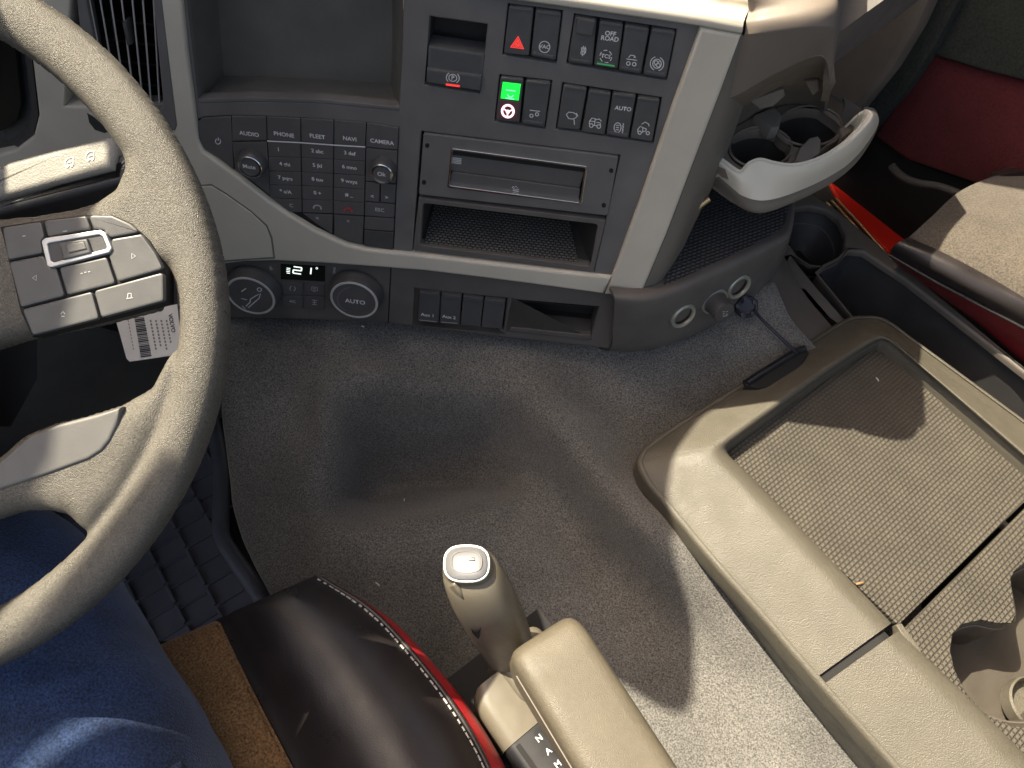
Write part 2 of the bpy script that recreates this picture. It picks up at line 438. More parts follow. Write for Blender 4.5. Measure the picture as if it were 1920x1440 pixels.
cavity('brake_recess', pbr, D, -.002, -.035, 'cave', dash, back=[(818, 25), (925, 38), (905, 178), (800, 160)])

# parking brake lever
lev = prism('parking_brake_lever', [(803, 86), (909, 101), (902, 172), (799, 156)], D, .001, .022, 'switch', dash, .002)
prism('lever_lower_face', [(800, 129), (903, 143), (900, 171), (799, 155)], D, .0042, .005, 'switch', lev, .0015)
icon('brake_symbol', ic(849, 146, [circ(0, 0, 7.5, 6.5), circ(0, 0, 12, 10.5, a0=130, a1=230), circ(0, 0, 12, 10.5, a0=-50, a1=50)]), 1.6, D, .0046, 'print', lev)
text('brake_letter', 'P', 849, 146, 8, D, .0047, 'print', lev)
icon('brake_mark', ic(849, 160, [[(-13, 0), (13, 0)]]), 4, D, .0046, 'redlamp', lev)

# rocker switches
def switch(q, marks, bar=True, mt='switch', d=.003):
    s = prism('rocker_switch', shrink(q, .6), D, d, .009, mt, dash, .0012, r=.0024, bseg=3)
    (x0, y0), (x1, y1), (x2, y2), (x3, y3) = q
    # raised foot of the rocker
    def bl(u, v): return ((x0 * (1 - u) + x1 * u) * (1 - v) + (x3 * (1 - u) + x2 * u) * v, (y0 * (1 - u) + y1 * u) * (1 - v) + (y3 * (1 - u) + y2 * u) * v)
    if bar: prism('rocker_foot', [bl(.1, .90), bl(.9, .90), bl(.9, .965), bl(.1, .965)], D, d + .0014, .003, mt, s, .0008)
    prism('rocker_ridge', [bl(.1, .03), bl(.9, .03), bl(.9, .085), bl(.1, .085)], D, d + .0008, .003, mt, s, .0006)
    for fn in marks: fn(s, bl, d + .0002)
    return s
for g in sg: prism('switch_well', g, D, -.0050, .004, 'seam', dash, 0)
def txt(s_, u, v, h, m='print', nm='legend', sx=1.0):
    return lambda s, bl, d: text(nm, s_, *bl(u, v), h * 1.2, D, d, m, s, sx=sx)
def sym(lines, u, v, wd=1.5, m='print', nm='symbol', lift=0):
    return lambda s, bl, d: icon(nm, ic(*bl(u, v), lines), wd, D, d + lift, m, s)
tri = [[(0, -13), (12, 8), (-12, 8), (0, -13)], [(0, -8), (8, 5.5), (-8, 5.5), (0, -8)], [(0, -4), (4, 3), (-4, 3), (0, -4)], [(-2, 2), (2, 2)]]
A_ = switch([(954, 11), (1001, 15), (992, 106), (944, 101)], [sym(tri, .5, .76, 3, 'redlamp', 'hazard_symbol')], bar=False)
switch([(1004, 18), (1053, 23), (1042, 115), (995, 106)], [sym([circ(0, 0, 10, 10.5)], .5, .75), txt('VAC', .5, .75, 6)])
def flap(s, bl, d): prism('switch_flap', [bl(.16, .03), bl(.94, .03), bl(.88, .37), bl(.14, .36)], D, d + .003, .004, 'switch', s, .001)
switch([(1078, 30), (1119, 37), (1111, 124), (1064, 118)], [flap, sym([[(0, -9), (0, 10)], [(-4, -5), (4, -5)], [(-3, 7), (3, 7)], circ(0, -2, 3), circ(0, 4, 3.4), [(3, -8), (5, -4), (5, 4)]], .55, .70, 1.7)])
def gline(s, bl, d): icon('green_strip', [[bl(.12, .93), bl(.86, .93)]], 3, D, d + .0016, 'greenline', s)
switch([(1124, 39), (1169, 45), (1158, 131), (1113, 124)], [txt('OFF', .52, .25, 7), txt('ROAD', .52, .36, 7), sym([circ(0, 0, 11, 11.5, n=12, a0=k * 60, a1=k * 60 + 38) for k in range(6)], .45, .75), txt('TCS', .45, .75, 6), gline])
bog = [circ(-5.5, 5, 3.4), circ(5.5, 5, 3.4), [(-10, -3), (10, -3)], [(-6, -6), (-3, -11), (3, -11), (6, -8)], [(4, -11), (7, -8), (3, -7)]]
switch([(1172, 46), (1218, 53), (1202, 140), (1159, 133)], [sym(bog, .5, .75)])
dl = [circ(0, 0, 8, 8.5), circ(0, 0, 12.5, 13, a0=110, a1=250), circ(0, 0, 12.5, 13, a0=-70, a1=70), circ(-2, -2, 3.5), circ(2.5, 2.5, 3.5), [(-4, 4), (4, -5)]]
switch([(1222, 53), (1267, 58), (1249, 148), (1205, 141)], [sym(dl, .5, .72)])
def glamp(s, bl, d):
    l_ = prism('green_indicator', [bl(.13, .12), bl(.90, .13), bl(.87, .50), bl(.11, .49)], D, d + .0007, .002, 'green', s, .0004)
    icon('indicator_symbol', ic(*bl(.5, .36), [[(-9, -6), (9, -6)], [(-5, 2), (-2, 6), (3, 6), (6, 2)], [(-8, 9), (8, 9)]]), 2, D, d + .0009, 'greend', s)
def rback(s, bl, d): prism('lit_lower_half', [bl(.1, .52), bl(.92, .53), bl(.9, .95), bl(.08, .94)], D, d + .0006, .002, 'redglow', s, .0005)
wl = [circ(0, 0, 11.5, 12, 24), circ(0, 0, 10, 10.5, 24), [(0, 1), (-9, -4)], [(0, 1), (9, -4)], [(0, 1), (0, 11)], circ(0, 1, 2.5)]
switch([(938, 144), (982, 148), (974, 231), (929, 226)], [glamp, rback, sym(wl, .47, .76, 2.6, 'pink', 'steering_symbol', .0009)], bar=False)
switch([(986, 150), (1033, 154), (1021, 240), (977, 233)], [sym([[(-9, -6), (10, -6)], circ(-5, 4, 3), circ(5, 0, 3)], .5, .73)])
switch([(1056, 159), (1101, 165), (1087, 245), (1044, 241)], [sym([[(-10, -3), (-6, -8), (3, -8), (9, -5), (9, 0), (3, 4), (-5, 4), (-10, -3)], [(5, 4), (7, 14)], [(8, -8), (12, -2)]], .55, .70)], bar=False)
trk = [[(-11, 4), (-11, -2), (-7, -8), (-1, -8), (-1, 4)], [(-11, -2), (-1, -2)], circ(-7, 6, 3.4), circ(7, 6, 3.4), [(-3, 5), (3, 5)], [(0, -6), (7, -8), (11, -4)], [(2, -1), (9, -1), (10, 3)]]
switch([(1104, 168), (1146, 174), (1134, 254), (1090, 248)], [sym(trk, .52, .74, 1.6)], bar=False)
hs_ = [circ(-3, 0, 6.5, 9), [(-6, -4), (0, -4)], [(-6, 0), (0, 0)], [(-6, 4), (0, 4)]] + [[(6, y - 3), (8, y - 1), (6, y + 1), (8, y + 3)] for y in (-6, 0, 6)]
switch([(1149, 174), (1193, 178), (1178, 261), (1136, 254)], [txt('AUTO', .55, .34, 6.5), sym(hs_, .52, .78, 1.5)])
trk2 = [[(-10, 9), (-10, 4), (-6, -2), (-1, 0), (-1, 8)], circ(-6, 10, 3), circ(9, 9, 3), [(-3, 9), (4, 6), (6, 2)], [(-4, -6), (2, -11), (9, -8), (10, -4)], [(0, 0), (6, 2)]]
switch([(1196, 181), (1238, 186), (1223, 267), (1181, 260)], [sym(trk2, .5, .70, 1.6)], bar=False)

# radio / disc unit and the rubber-lined tray under it
prism('radio_well', rad, D, -.0120, .004, 'seam', dash, 0, holes=[[(793, 381), (1120, 421), (1107, 500), (788, 460)]])
rp = prism('radio_faceplate', [(794, 250), (1160, 294), (1139, 405), (785, 365)], D, .0015, .010, 'dash', dash, .001, r=.0025, holes=[[(847, 281), (1098, 315), (1087, 380), (841, 348)]], hr=.002)
bm = bmesh.new()
plate_bm(bm, [fillet(L2(D, [(845, 278), (1102, 312), (1091, 384), (837, 352)], .003), .0035), fillet(L2(D, [(849, 282), (1097, 315), (1087, 380), (842, 348)], .003), .0025)], D, .003, .004, .0005)
obj('chrome_frame', bm, 'chrome', rp)
prism('disc_slot', [(847, 281), (1098, 315), (1087, 352), (844, 320)], D, -.0018, .006, 'key', rp, .0008)
prism('slot_shadow_gap', [(850, 283), (1097, 316), (1095, 323), (849, 290)], D, -.0014, .002, 'seam', rp, 0)
prism('eject_button', [(847, 322), (1088, 354), (1085, 379), (842, 348)], D, -.001, .006, 'key', rp, .001, r=.002)
icon('eject_symbol', ic(967, 354, [[(-5, 4), (6, 4)], [(-5, 1), (0, -5), (6, 1), (-5, 1)], [(-7, -1), (-4, -4)]]), 1.5, D, -.0008, 'print', rp)
icon('disc_logo', ic(857, 302, [[(-9, y), (8, y)] for y in (-5, -2, 1, 4)]), 2.4, D, -.0015, 'print_dim', rp)
for x, y in ((801, 273), (1146, 320), (795, 342), (1132, 385)):
    prism('screw_hole', circ(x, y, 4.2, 4.6, 14)[:-1], D, .00165, .001, 'seam', rp, 0)
tr = prism('storage_tray_frame', [(785, 371), (1136, 413), (1113, 511), (774, 469)], D, .001, .010, 'dash_low', dash, .001, r=.002, holes=[[(793, 381), (1121, 421), (1107, 500), (788, 460)]], hr=.004)
op = [(793, 381), (1121, 421), (1107, 500), (788, 460)]
a = [D.at(x, y, -.002) for x, y in op]
back = [p - Vector((0, NF.y, 0)).normalized() * .085 for p in a]
back[0] += Vector((.004, 0, 0)); back[1] += Vector((-.03, 0, 0)); back[2] += Vector((-.03, 0, .004)); back[3] += Vector((.004, 0, .004))
bm = bmesh.new(); va = [bm.verts.new(p) for p in a]; vb = [bm.verts.new(p) for p in back]
for i in range(4): bm.faces.new((va[i - 1], va[i], vb[i], vb[i - 1]))
bm.faces.new(vb); obj('tray_recess', bm, 'cave', tr)
fl = [a[3].lerp(a[2], .02), a[3].lerp(a[2], .93), back[3].lerp(back[2], .97), back[3].lerp(back[2], .02)]
MT['honey'] = mat_cells('tray_rubber_cells', (.12, .115, .108), (.008, .008, .008), .0052, .0034, .0013, 0, .55)
nf_ = (fl[1] - fl[0]).cross(fl[3] - fl[0]).normalized()
bm = bmesh.new(); va = [bm.verts.new(p + nf_ * .002) for p in fl]; vb = [bm.verts.new(p + nf_ * .0005) for p in fl]
bm.faces.new(va); [bm.faces.new((va[i - 1], va[i], vb[i], vb[i - 1])) for i in range(4)]
obj('tray_rubber_mat', bm, 'honey', tr)

# phone-style keypad
def K(x, y): return (320 + x / 3.131, 180 + y / 3.131)
prism('keypad_base', kp, D, -.0022, .004, 'seam', dash, 0)
def key(q, legend=None, m='print', h=6.2, mt='key', lx=.5, ly=.5, d=.0012):
    k = prism('key', shrink(q, .75), D, d, .004, mt, dash, .0006)
    if legend:
        x = sum(p[0] * wt for p, wt in zip(q[:4], ((1 - lx) * (1 - ly), lx * (1 - ly), lx * ly, (1 - lx) * ly))) if len(q) == 4 else sum(p[0] for p in q) / len(q)
        y = sum(p[1] * wt for p, wt in zip(q[:4], ((1 - lx) * (1 - ly), lx * (1 - ly), lx * ly, (1 - lx) * ly))) if len(q) == 4 else sum(p[1] for p in q) / len(q)
        text('key_legend', legend, x, y, h * 1.3, D, d + .0002, m, k)
    return k
Q = lambda *p: [K(*c) for c in p]
k0 = key(Q((158, 150), (185, 128), (355, 119), (372, 436), (300, 375), (205, 320), (172, 285), (158, 230)))
icon('power_symbol', ic(*K(278, 266), [circ(0, 0, 4.8, 5.2, 14, -55, 235), [(0, -7), (0, -1)]]), 1.4, D, .0015, 'print', k0)
hx = [(356, 118, 358, 266), (562, 121, 566, 262), (763, 130, 765, 272), (958, 141, 957, 286), (1150, 156, 1143, 300), (1340, 186, 1334, 318)]
for (a0, b0, c0, d0), (a1, b1, c1, d1), s_ in zip(hx, hx[1:], ('AUDIO', 'PHONE', 'FLEET', 'NAVI', 'CAMERA')):
    key(Q((a0, b0), (a1, b1), (c1, d1), (c0, d0)), s_, ly=.72, h=6.0)
bm = bmesh.new(); strokes_bm(bm, [[K(566, 264), K(765, 274), K(957, 288), K(1142, 299)]], 2.4, D, .0022)
strokes_bm(bm, [[K(566, 267), K(765, 277), K(957, 291), K(1142, 302)]], .6, D, .0010)
obj('light_strip', bm, 'print', dash, 0)
key(Q((359, 270), (566, 268), (585, 588), (480, 505), (376, 438)), mt='key')
cx_ = [(568, 585), (764, 772), (957, 953), (1145, 1137)]
ry_ = [(268, 276, 290, 303), (356, 362, 372, 383), (440, 446, 456, 467), (520, 526, 536, 548), (598, 606, 614, 627), (676, 684, 691, 703)]
leg = [('1', '2 abc', '3 def'), ('4 ghi', '5 jkl', '6 mno'), ('7 pqrs', '8 tuv', '9 wxyz'), ('* a/A', '0 +', '# _'), ('C', '', '')]
for r_ in range(5):
    for c_ in range(3):
        xs = lambda c, r: cx_[c][0] + (cx_[c][1] - cx_[c][0]) * r / 5
        q = Q((xs(c_, r_), ry_[r_][c_]), (xs(c_ + 1, r_), ry_[r_][c_ + 1]), (xs(c_ + 1, r_ + 1), ry_[r_ + 1][c_ + 1]), (xs(c_, r_ + 1), ry_[r_ + 1][c_]))
        if r_ == 4 and c_ == 0: q = Q((590, 600), (770, 606), (772, 684), (700, 684))
        k = key(q, leg[r_][c_] or None, h=5.6, lx=.32 if c_ < 3 and r_ == 0 and c_ == 0 else .5, m='print' if r_ < 4 else 'print_dim')
        if r_ == 4 and c_: icon('call_symbol', ic(*K(862 if c_ == 1 else 1042, 648 if c_ == 1 else 664), [circ(0, 3, 7, 5, 8, 190, 350), [(-7, 2), (-7, 5)], [(7, 2), (7, 5)]]), 2.4, D, .0016, 'print_dim' if c_ == 1 else 'red', k)
for q, lg, px_ in ((Q((775, 690), (953, 697), (950, 812), (860, 757)), 'IK', (862, 718)), (Q((957, 697), (1135, 708), (1128, 872), (1040, 853), (957, 818)), 'X', (1042, 735))):
    k = key(q); text('key_legend', lg, *K(*px_), 5, D, .0014, 'print_dim', k)
key(Q((1146, 304), (1333, 322), (1322, 515), (1142, 500)))
key(Q((1142, 505), (1228, 512), (1226, 626), (1140, 618)), '<', h=6, ly=.72)
key(Q((1231, 512), (1322, 520), (1318, 632), (1230, 626)), '>', h=6, ly=.72, lx=.42)
key(Q((1139, 624), (1318, 636), (1314, 716), (1137, 703)), 'ESC', h=5.6, m='print_dim')
key(Q((1137, 708), (1314, 722), (1311, 796), (1134, 783)))
key(Q((1134, 788), (1310, 800), (1306, 906), (1132, 880)), mt='dark')

def dial(name, cx, cy, rx, hgt, skirt, face_m, ring_m='chrome', ringw=.12):
    c = D.at(cx, cy, hgt); r = rx * D.mpp(cx, cy) * .985; base = c - NF * hgt
    rs = r * skirt
    k = lathe(name, base, NF, [(rs * 1.04, -.002), (rs * 1.04, hgt * .15), (rs, hgt * .3), (rs * .985, hgt * .7), (r * 1.06, hgt * .96), (r * 1.0, hgt)], 'dark', dash, 48, (1, 0, 0))
    lathe('dial_ring', base, NF, [(r * 1.03, hgt - .0006), (r * 1.03, hgt + .0006), (r * .98, hgt + .0011), (r * (1 - ringw), hgt + .0007), (r * (1 - ringw), hgt - .0006)], ring_m, k, 56, (1, 0, 0), close=True)
    lathe('dial_face', base, NF, [(r * (1 - ringw), hgt - .0004), (r * (1 - ringw), hgt + .0001), (0, hgt + .0003)], face_m, k, 40, (1, 0, 0))
    return k
PD = lambda d: d
k = dial('mute_knob', 469, 313, 21, .011, 1.22, 'key', ringw=.2); text('dial_legend', 'Mute', 467, 313, 7.6, D, .0116, 'print', k)
k = dial('ok_knob', 716, 326, 19.5, .011, 1.2, 'key', ringw=.2); text('dial_legend', 'Ok', 715, 327, 8, D, .0116, 'print', k)

# light trim: left field with vent, bottom band, right upright, top band
vent = [(140, -120), (278, -120), (296, 0), (328, 232), (326, 243), (316, 242), (285, 200), (120, 200)]
clus = [(-400, -120), (25, -120), (62, 130), (72, 215), (62, 255), (30, 280), (-30, 298), (-400, 330)]
inner = [(334, -120), (340, 0), (350, 100), (362, 190), (367, 232), (371, 264), (380, 285), (400, 299), (440, 328), (500, 375), (540, 403), (590, 433), (620, 447), (650, 460), (690, 469), (740, 474), (780, 478), (930, 496), (1060, 511), (1146, 521)]
lower = [(1132, 552), (1000, 534), (900, 521), (800, 509), (700, 501), (600, 494), (520, 490), (460, 491), (420, 496), (340, 505), (-400, 520)]
prism('trim_surround', inner + lower + [(-400, -120)], D, .005, .022, 'trim', dash, .003, holes=[vent, clus], bseg=3, smooth=50)
prism('trim_upright', [(1313, 52), (1391, 66), (1345, 190), (1296, 318), (1250, 440), (1204, 549), (1170, 553), (1134, 553), (1147, 520), (1200, 375), (1258, 205)], D, .005, .02, 'trim', dash, .003, bseg=3, smooth=50)
tl = [(870, -15), (920, -7), (1100, 18), (1220, 35), (1313, 49), (1350, 56), (1391, 63)]
surf('trim_top', [[D.at(x, y, -.012) for x, y in tl], [D.at(x, y, .003) for x, y in tl], [D.at(x + 1, y - 5, .0055) for x, y in tl], [D.at(x + 3, y - 18, .0045) for x, y in tl], [D.at(x + 6, y - 30, -.001) for x, y in tl],
    [at_h(x + 12, y - 44, .8985 - .004 * k) for k, (x, y) in enumerate(tl)], [at_h(x + 22, y - 75, .905 - .004 * k) for k, (x, y) in enumerate(tl)], [at_h(x + 45, y - 150, .905 - .004 * k) for k, (x, y) in enumerate(tl)], [at_h(x + 90, y - 330, .90 - .004 * k) for k, (x, y) in enumerate(tl)]], 'trim', dash, 4, 4, .004)
prism('access_lid', [(377, 350), (396, 349), (425, 367), (470, 399), (498, 425), (507, 447), (512, 482), (470, 485), (400, 490), (300, 500), (300, 350)], D, .0062, .003, 'trim', dash, .0006)
prism('lid_seam', [(374, 347), (396, 345), (426, 363), (472, 396), (501, 422), (511, 446), (516, 485), (470, 487), (400, 493), (300, 503), (300, 347)], D, .0053, .003, 'trim_side', dash, 0)
lathe('lid_pin', D.at(382, 364, .006), NF, [(.0016, 0), (.0016, .001), (0, .0014)], 'brass', dash, 14)
# grey side of the upright, running back into the shelf
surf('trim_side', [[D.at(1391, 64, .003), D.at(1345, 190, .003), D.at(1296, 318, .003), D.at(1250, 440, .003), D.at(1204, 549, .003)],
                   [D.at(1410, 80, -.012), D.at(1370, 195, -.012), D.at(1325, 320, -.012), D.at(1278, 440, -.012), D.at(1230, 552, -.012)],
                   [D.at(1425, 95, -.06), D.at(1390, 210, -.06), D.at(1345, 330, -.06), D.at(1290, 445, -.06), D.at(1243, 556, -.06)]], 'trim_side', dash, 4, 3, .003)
# instrument cluster glass
cavity('cluster_recess', clus, D, .002, -.02, 'dark', dash, back=[(-400, -120), (15, -120), (48, 120), (58, 205), (50, 240), (22, 262), (-30, 280), (-400, 310)])
prism('cluster_glass', [(-400, -120), (2, -120), (33, 110), (42, 195), (34, 226), (10, 243), (-40, 256), (-400, 290)], D, -.012, .004, 'screen', dash, .001)
# air vent
vt = cavity('air_vent', vent, D, .002, -.035, 'seam', dash, back=[(150, -120), (270, -120), (286, 0), (312, 215), (310, 225), (300, 224), (280, 200), (130, 200)])
prism('vent_frame', [(276, -120), (284, -120), (303, 0), (331, 236), (327, 246), (314, 244), (296, 208), (306, 200)], D, .006, .012, 'dash', vt, .0015)
prism('vent_frame', [(130, -120), (152, -120), (162, 0), (200, 200), (190, 205), (150, 60)], D, .006, .012, 'dash', vt, .0015)
prism('vent_frame', [(255, 198), (306, 194), (318, 220), (322, 243), (290, 216)], D, .0050, .008, 'dash', vt, .0015)
for i in range(7):
    x0 = 168 + i * 20; x1 = 206 + i * 15.5
    pts = [(x0 - 6, -120), (x0, 0), (x0 + (x1 - x0) * .5, 98), (x1, 196)]
    bm = bmesh.new()
    rows = [[D.at(x, y, d_) for x, y in pts] for d_ in (.001, -.018)]
    bm = surf_bm(rows, 2, 1); thicken(bm, .0012); obj('vent_slat', bm, 'dark', vt, 30)
    e = [D.at(x, y, .0016) for x, y in pts]; obj('slat_edge', tube_bm(bmesh.new(), e, .0007, 6), 'silver', vt, 60)
for y in (30, 68, 106, 144, 178):
    obj('vent_fin', tube_bm(bmesh.new(), [D.at(150 + y * .1, y, -.022), D.at(300, y + 18, -.022)], .0012, 6), 'dark', vt, 60)
prism('vent_slider', [(228, 42), (236, 42), (245, 85), (237, 86)], D, .006, .012, 'dark', vt, .0015)
# pod between vent and wheel column (dark notch)
prism('dash_notch', [(163, 212), (176, 220), (205, 246), (196, 250), (178, 244), (167, 230)], D, .0056, .004, 'cave', dash, .0005)

# lower panel: climate controls, auxiliary switches, coin slot
slot = [(967, 564), (1122, 577), (1107, 631), (957, 616)]
auxw = [(785, 544), (950, 561), (943, 620), (781, 604)]
prism('lower_panel', [(200, 498), (430, 488), (700, 492), (1000, 525), (1188, 549), (1146, 656), (1050, 646), (900, 629), (730, 608), (600, 602), (500, 599), (430, 599), (200, 600)], D, -.004, .03, 'dash_low', dash, .004, holes=[slot, auxw], bseg=3, smooth=50)
prism('panel_seam', [(732, 500), (734.5, 500), (729, 606), (726.5, 606)], D, -.0038, .002, 'seam', dash, 0)
cavity('coin_slot', slot, D, -.006, -.045, 'cave', dash)
0 and prism('coin_slot_floor', [(962, 590), (1085, 604), (1100, 625), (958, 612)], D, -.020, .004, 'seam', dash, .001)
prism('slot_lip', [(957, 614), (1107, 629), (1105, 637), (955, 621)], D, -.0025, .008, 'dash_low', dash, .001)
prism('aux_well', auxw, D, -.010, .004, 'seam', dash, 0)
for q, lg in (([(786, 546), (826, 549), (822, 607), (783, 603)], 'Aux 1'), ([(827, 549), (866, 554), (861, 610), (824, 607)], 'Aux 2'), ([(868, 554), (907, 559), (901, 614), (863, 610)], None), ([(908, 559), (948, 563), (941, 618), (902, 614)], None)):
    s = prism('aux_switch', shrink(q, .7), D, -.001, .008, 'switch', dash, .0008, r=.0018)
    (x0, y0), (x1, y1), (x2, y2), (x3, y3) = q
    bl = lambda u, v: ((x0 * (1 - u) + x1 * u) * (1 - v) + (x3 * (1 - u) + x2 * u) * v, (y0 * (1 - u) + y1 * u) * (1 - v) + (y3 * (1 - u) + y2 * u) * v)
    prism('rocker_ridge', [bl(.06, .04), bl(.94, .04), bl(.94, .15), bl(.06, .15)], D, .0008, .003, 'switch', s, .0006)
    if lg:
        text('legend', lg, *bl(.46, .76), 7.2, D, -.0007, 'print', s)
        icon('white_line', [[bl(.08, .94), bl(.9, .94)]], 1.2, D, -.0007, 'print_dim', s)
disp = prism('climate_display', [(526, 496), (609, 500), (609, 528), (526, 524)], D, -.0028, .003, 'screen', dash, .0006)
def seg7(ch, x, y, w_, h_):
    S = {'a': [(0, 0), (1, 0)], 'b': [(1, 0), (1, .5)], 'c': [(1, .5), (1, 1)], 'd': [(0, 1), (1, 1)], 'e': [(0, .5), (0, 1)], 'f': [(0, 0), (0, .5)], 'g': [(0, .5), (1, .5)]}
    T = {'2': 'abged', '1': 'bc'}[ch]
    return [[(x + p[0] * w_, y + p[1] * h_) for p in S[k]] for k in T]
icon('display_digit', ic(558, 507, seg7('2', -8, -6, 15, 12)), 2.6, D, -.0026, 'digit', disp)
icon('display_digit', ic(582, 508, seg7('1', -9, -6, 10, 12)), 2.4, D, -.0026, 'digit', disp)
icon('degree_mark', ic(594, 503, [circ(0, 0, 1.7, 1.7, 8)]), 1.0, D, -.0026, 'digit', disp)
icon('fan_bars', ic(540, 507, [[(-3, -4), (4, -4)], [(-3, -1), (4, -1)], [(-3, 2), (4, 2)], [(-2, 5), (4, 5)]]), 1.8, D, -.0026, 'digit', disp)
for q, s_ in (([(529, 529), (568, 530), (568, 553), (529, 552)], 'r'), ([(570, 530), (609, 532), (609, 555), (570, 553)], 'd'), ([(529, 554), (568, 555), (568, 577), (529, 576)], 'AC'), ([(570, 555), (609, 557), (609, 579), (570, 577)], 'h')):
    k = prism('climate_button', shrink(q, .5), D, -.0022, .004, 'key', dash, .0005)
    x = sum(p[0] for p in q) / 4; y = sum(p[1] for p in q) / 4
    if s_ == 'AC': text('legend', 'AC', x, y, 6, D, -.0020, 'print_dim', k)
    else: icon('symbol', ic(x, y, {'r': [circ(0, 0, 5, 5, 8, 120, 240), circ(0, 0, 5, 5, 8, -60, 60)], 'd': [[(-6, 2), (-5, -4), (5, -4), (6, 2), (-6, 2)], [(-3, -1), (3, -1)], [(-2, 4), (2, 4)]], 'h': [[(-5, -4), (5, -4)], [(-4, 0), (4, 0)], [(-4, 4), (5, 4)], [(0, -4), (0, 4)]]}[s_]), 1.3, D, -.0020, 'print_dim', k)
k = dial('airflow_knob', 470, 555, 42, .014, 1.12, 'key', 'silver', .07)
icon('airflow_symbol', ic(470, 555, [circ(15, -14, 4, 3.4, 10), [(10, -2), (18, -7), (16, 2), (8, 11), (-2, 22), (-7, 20), (0, 12), (0, 6), (10, -2)], [(-18, -6), (-10, -13)], [(-17, 7), (-6, 8)], [(-14, 20), (-7, 26)]]), 1.7, D, .0146, 'print', k)
k = dial('temperature_knob', 664, 563, 42, .014, 1.12, 'key', 'silver', .07)
text('dial_legend', 'AUTO', 666, 566, 9, D, .0146, 'print', k)
icon('blue_arc', ic(664, 563, [circ(0, 0, 31, 24, 16, 115, 250)]), 1.2, D, .0146, 'inkg', k)
icon('red_arc', ic(664, 563, [circ(0, 0, 31, 24, 16, 300, 415)]), 1.2, D, .0146, 'redglow', k)
icon('fan_mark', ic(508, 503, [[(-4, 0), (4, 0)], [(0, -4), (0, 4)], [(-3, -3), (3, 3)]]), 1.2, D, -.0036, 'print_dim', dash)
icon('heat_mark', ic(626, 506, [[(0, -5), (0, 4)], [(2, -5), (2, 4)], circ(1, 5, 2, 2, 8)]), 1.3, D, -.0036, 'print_dim', dash)
# near-black panel standing in for the shade under the driver's side of the dash
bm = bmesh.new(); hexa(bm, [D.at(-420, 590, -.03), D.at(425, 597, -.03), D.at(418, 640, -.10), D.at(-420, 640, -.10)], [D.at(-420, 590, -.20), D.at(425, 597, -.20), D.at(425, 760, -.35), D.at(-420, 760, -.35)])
obj('underdash_shade', bm, 'seam', dash)

# right end: tall taupe pod with the drawer opening, shelf with rubber mat, socket wall
P0 = lambda x, y, d: D.at(x, y, d)
podx = [(1397, 62, .002), (1432, 58, .008), (1510, 48, .010), (1556, 44, .003), (1573, 46, -.015), (1574, 52, -.06)]
def podcol(x, y, d):
    k = (x - 1397) / 177; sh = lambda f: x + 14 * f
    low = {1397: [(1392, 72), (1372, 130), (1352, 190)], 1432: [(1428, 72), (1408, 118), (1388, 175)], 1510: [(1508, 58), (1490, 92), (1460, 135)], 1556: [(1558, 55), (1552, 80), (1540, 105)], 1573: [(1571, 70), (1565, 110), (1556, 160)], 1574: [(1570, 75), (1560, 130), (1551, 190)]}[x]
    ld = [-.001, -.006, -.012] if x < 1570 else [-.002, -.003, -.005]
    t_ = [at_h(x + 22, -300, .885), at_h(x + 10, -120, .900), at_h(x + 5, -30 - 6 * k, .903), D.at(x + 6, y - 42, d - .012), D.at(x + 2, y - 22, d - .003), D.at(x, y, d)] if x < 1574 else [at_h(x + 16, -300, .70), at_h(x + 5, -120, .72), at_h(x, -30, .74), D.at(x, 10, -.07), D.at(x, 30, -.065), D.at(x, y, d)]
    return t_ + [D.at(u, v, d + q) for (u, v), q in zip(low, ld)]
surf('dash_end_pod', [podcol(*p) for p in podx], 'pod', dash, 5, 5, .006)
surf('drawer_bay', [
    [P0(1352, 190, -.012), P0(1347, 225, -.06), at_h(1345, 262, .715)],
    [P0(1388, 175, -.006), P0(1384, 205, -.06), at_h(1385, 234, .715)],
    [P0(1460, 135, -.003), P0(1458, 168, -.07), at_h(1460, 200, .715)],
    [P0(1540, 105, -.008), P0(1530, 150, -.07), at_h(1522, 200, .715)],
    [P0(1556, 158, -.02), P0(1549, 180, -.09), at_h(1545, 212, .715)]], 'pod', dash, 5, 5, .005)
# small moulded clips inside the bay
for q in ([(1405, 190), (1470, 166), (1472, 180), (1450, 200), (1425, 205)], [(1508, 152), (1535, 150), (1537, 170), (1524, 180)]):
    prism('bay_clip', q, D, -.06, .02, 'pod', dash, .0015)
SH = level(.60)
MT['shelfmat'] = mat_cells('shelf_rubber_cells', (.075, .074, .078), (.010, .010, .011), .0064, .0042, .0016, R(-32), .55)
prism('shelf_base', [(1196, 556), (1240, 550), (1330, 512), (1420, 470), (1478, 437), (1487, 380), (1487, 340), (1330, 230), (1290, 340)], SH, 0, .02, 'dash_low', dash, .002)
prism('shelf_rubber_mat', [(1242, 538), (1330, 500), (1415, 458), (1466, 429), (1480, 385), (1470, 330), (1335, 250)], SH, .003, .003, 'shelfmat', dash, .001)
T_ = [(1150, 552), (1196, 556), (1240, 549), (1285, 531), (1330, 510), (1375, 490), (1420, 468), (1455, 450), (1478, 436), (1486, 400), (1488, 360)]
B_ = [(1146, 656), (1185, 657), (1225, 652), (1262, 642), (1305, 626), (1350, 603), (1390, 576), (1425, 546), (1455, 510), (1474, 465), (1482, 430)]
def mixp(a_, b_, t): return a_.lerp(b_, t)
top = [at_h(x, y, .604) for x, y in T_]; bot = [at_h(x, y, .50) for x, y in B_]
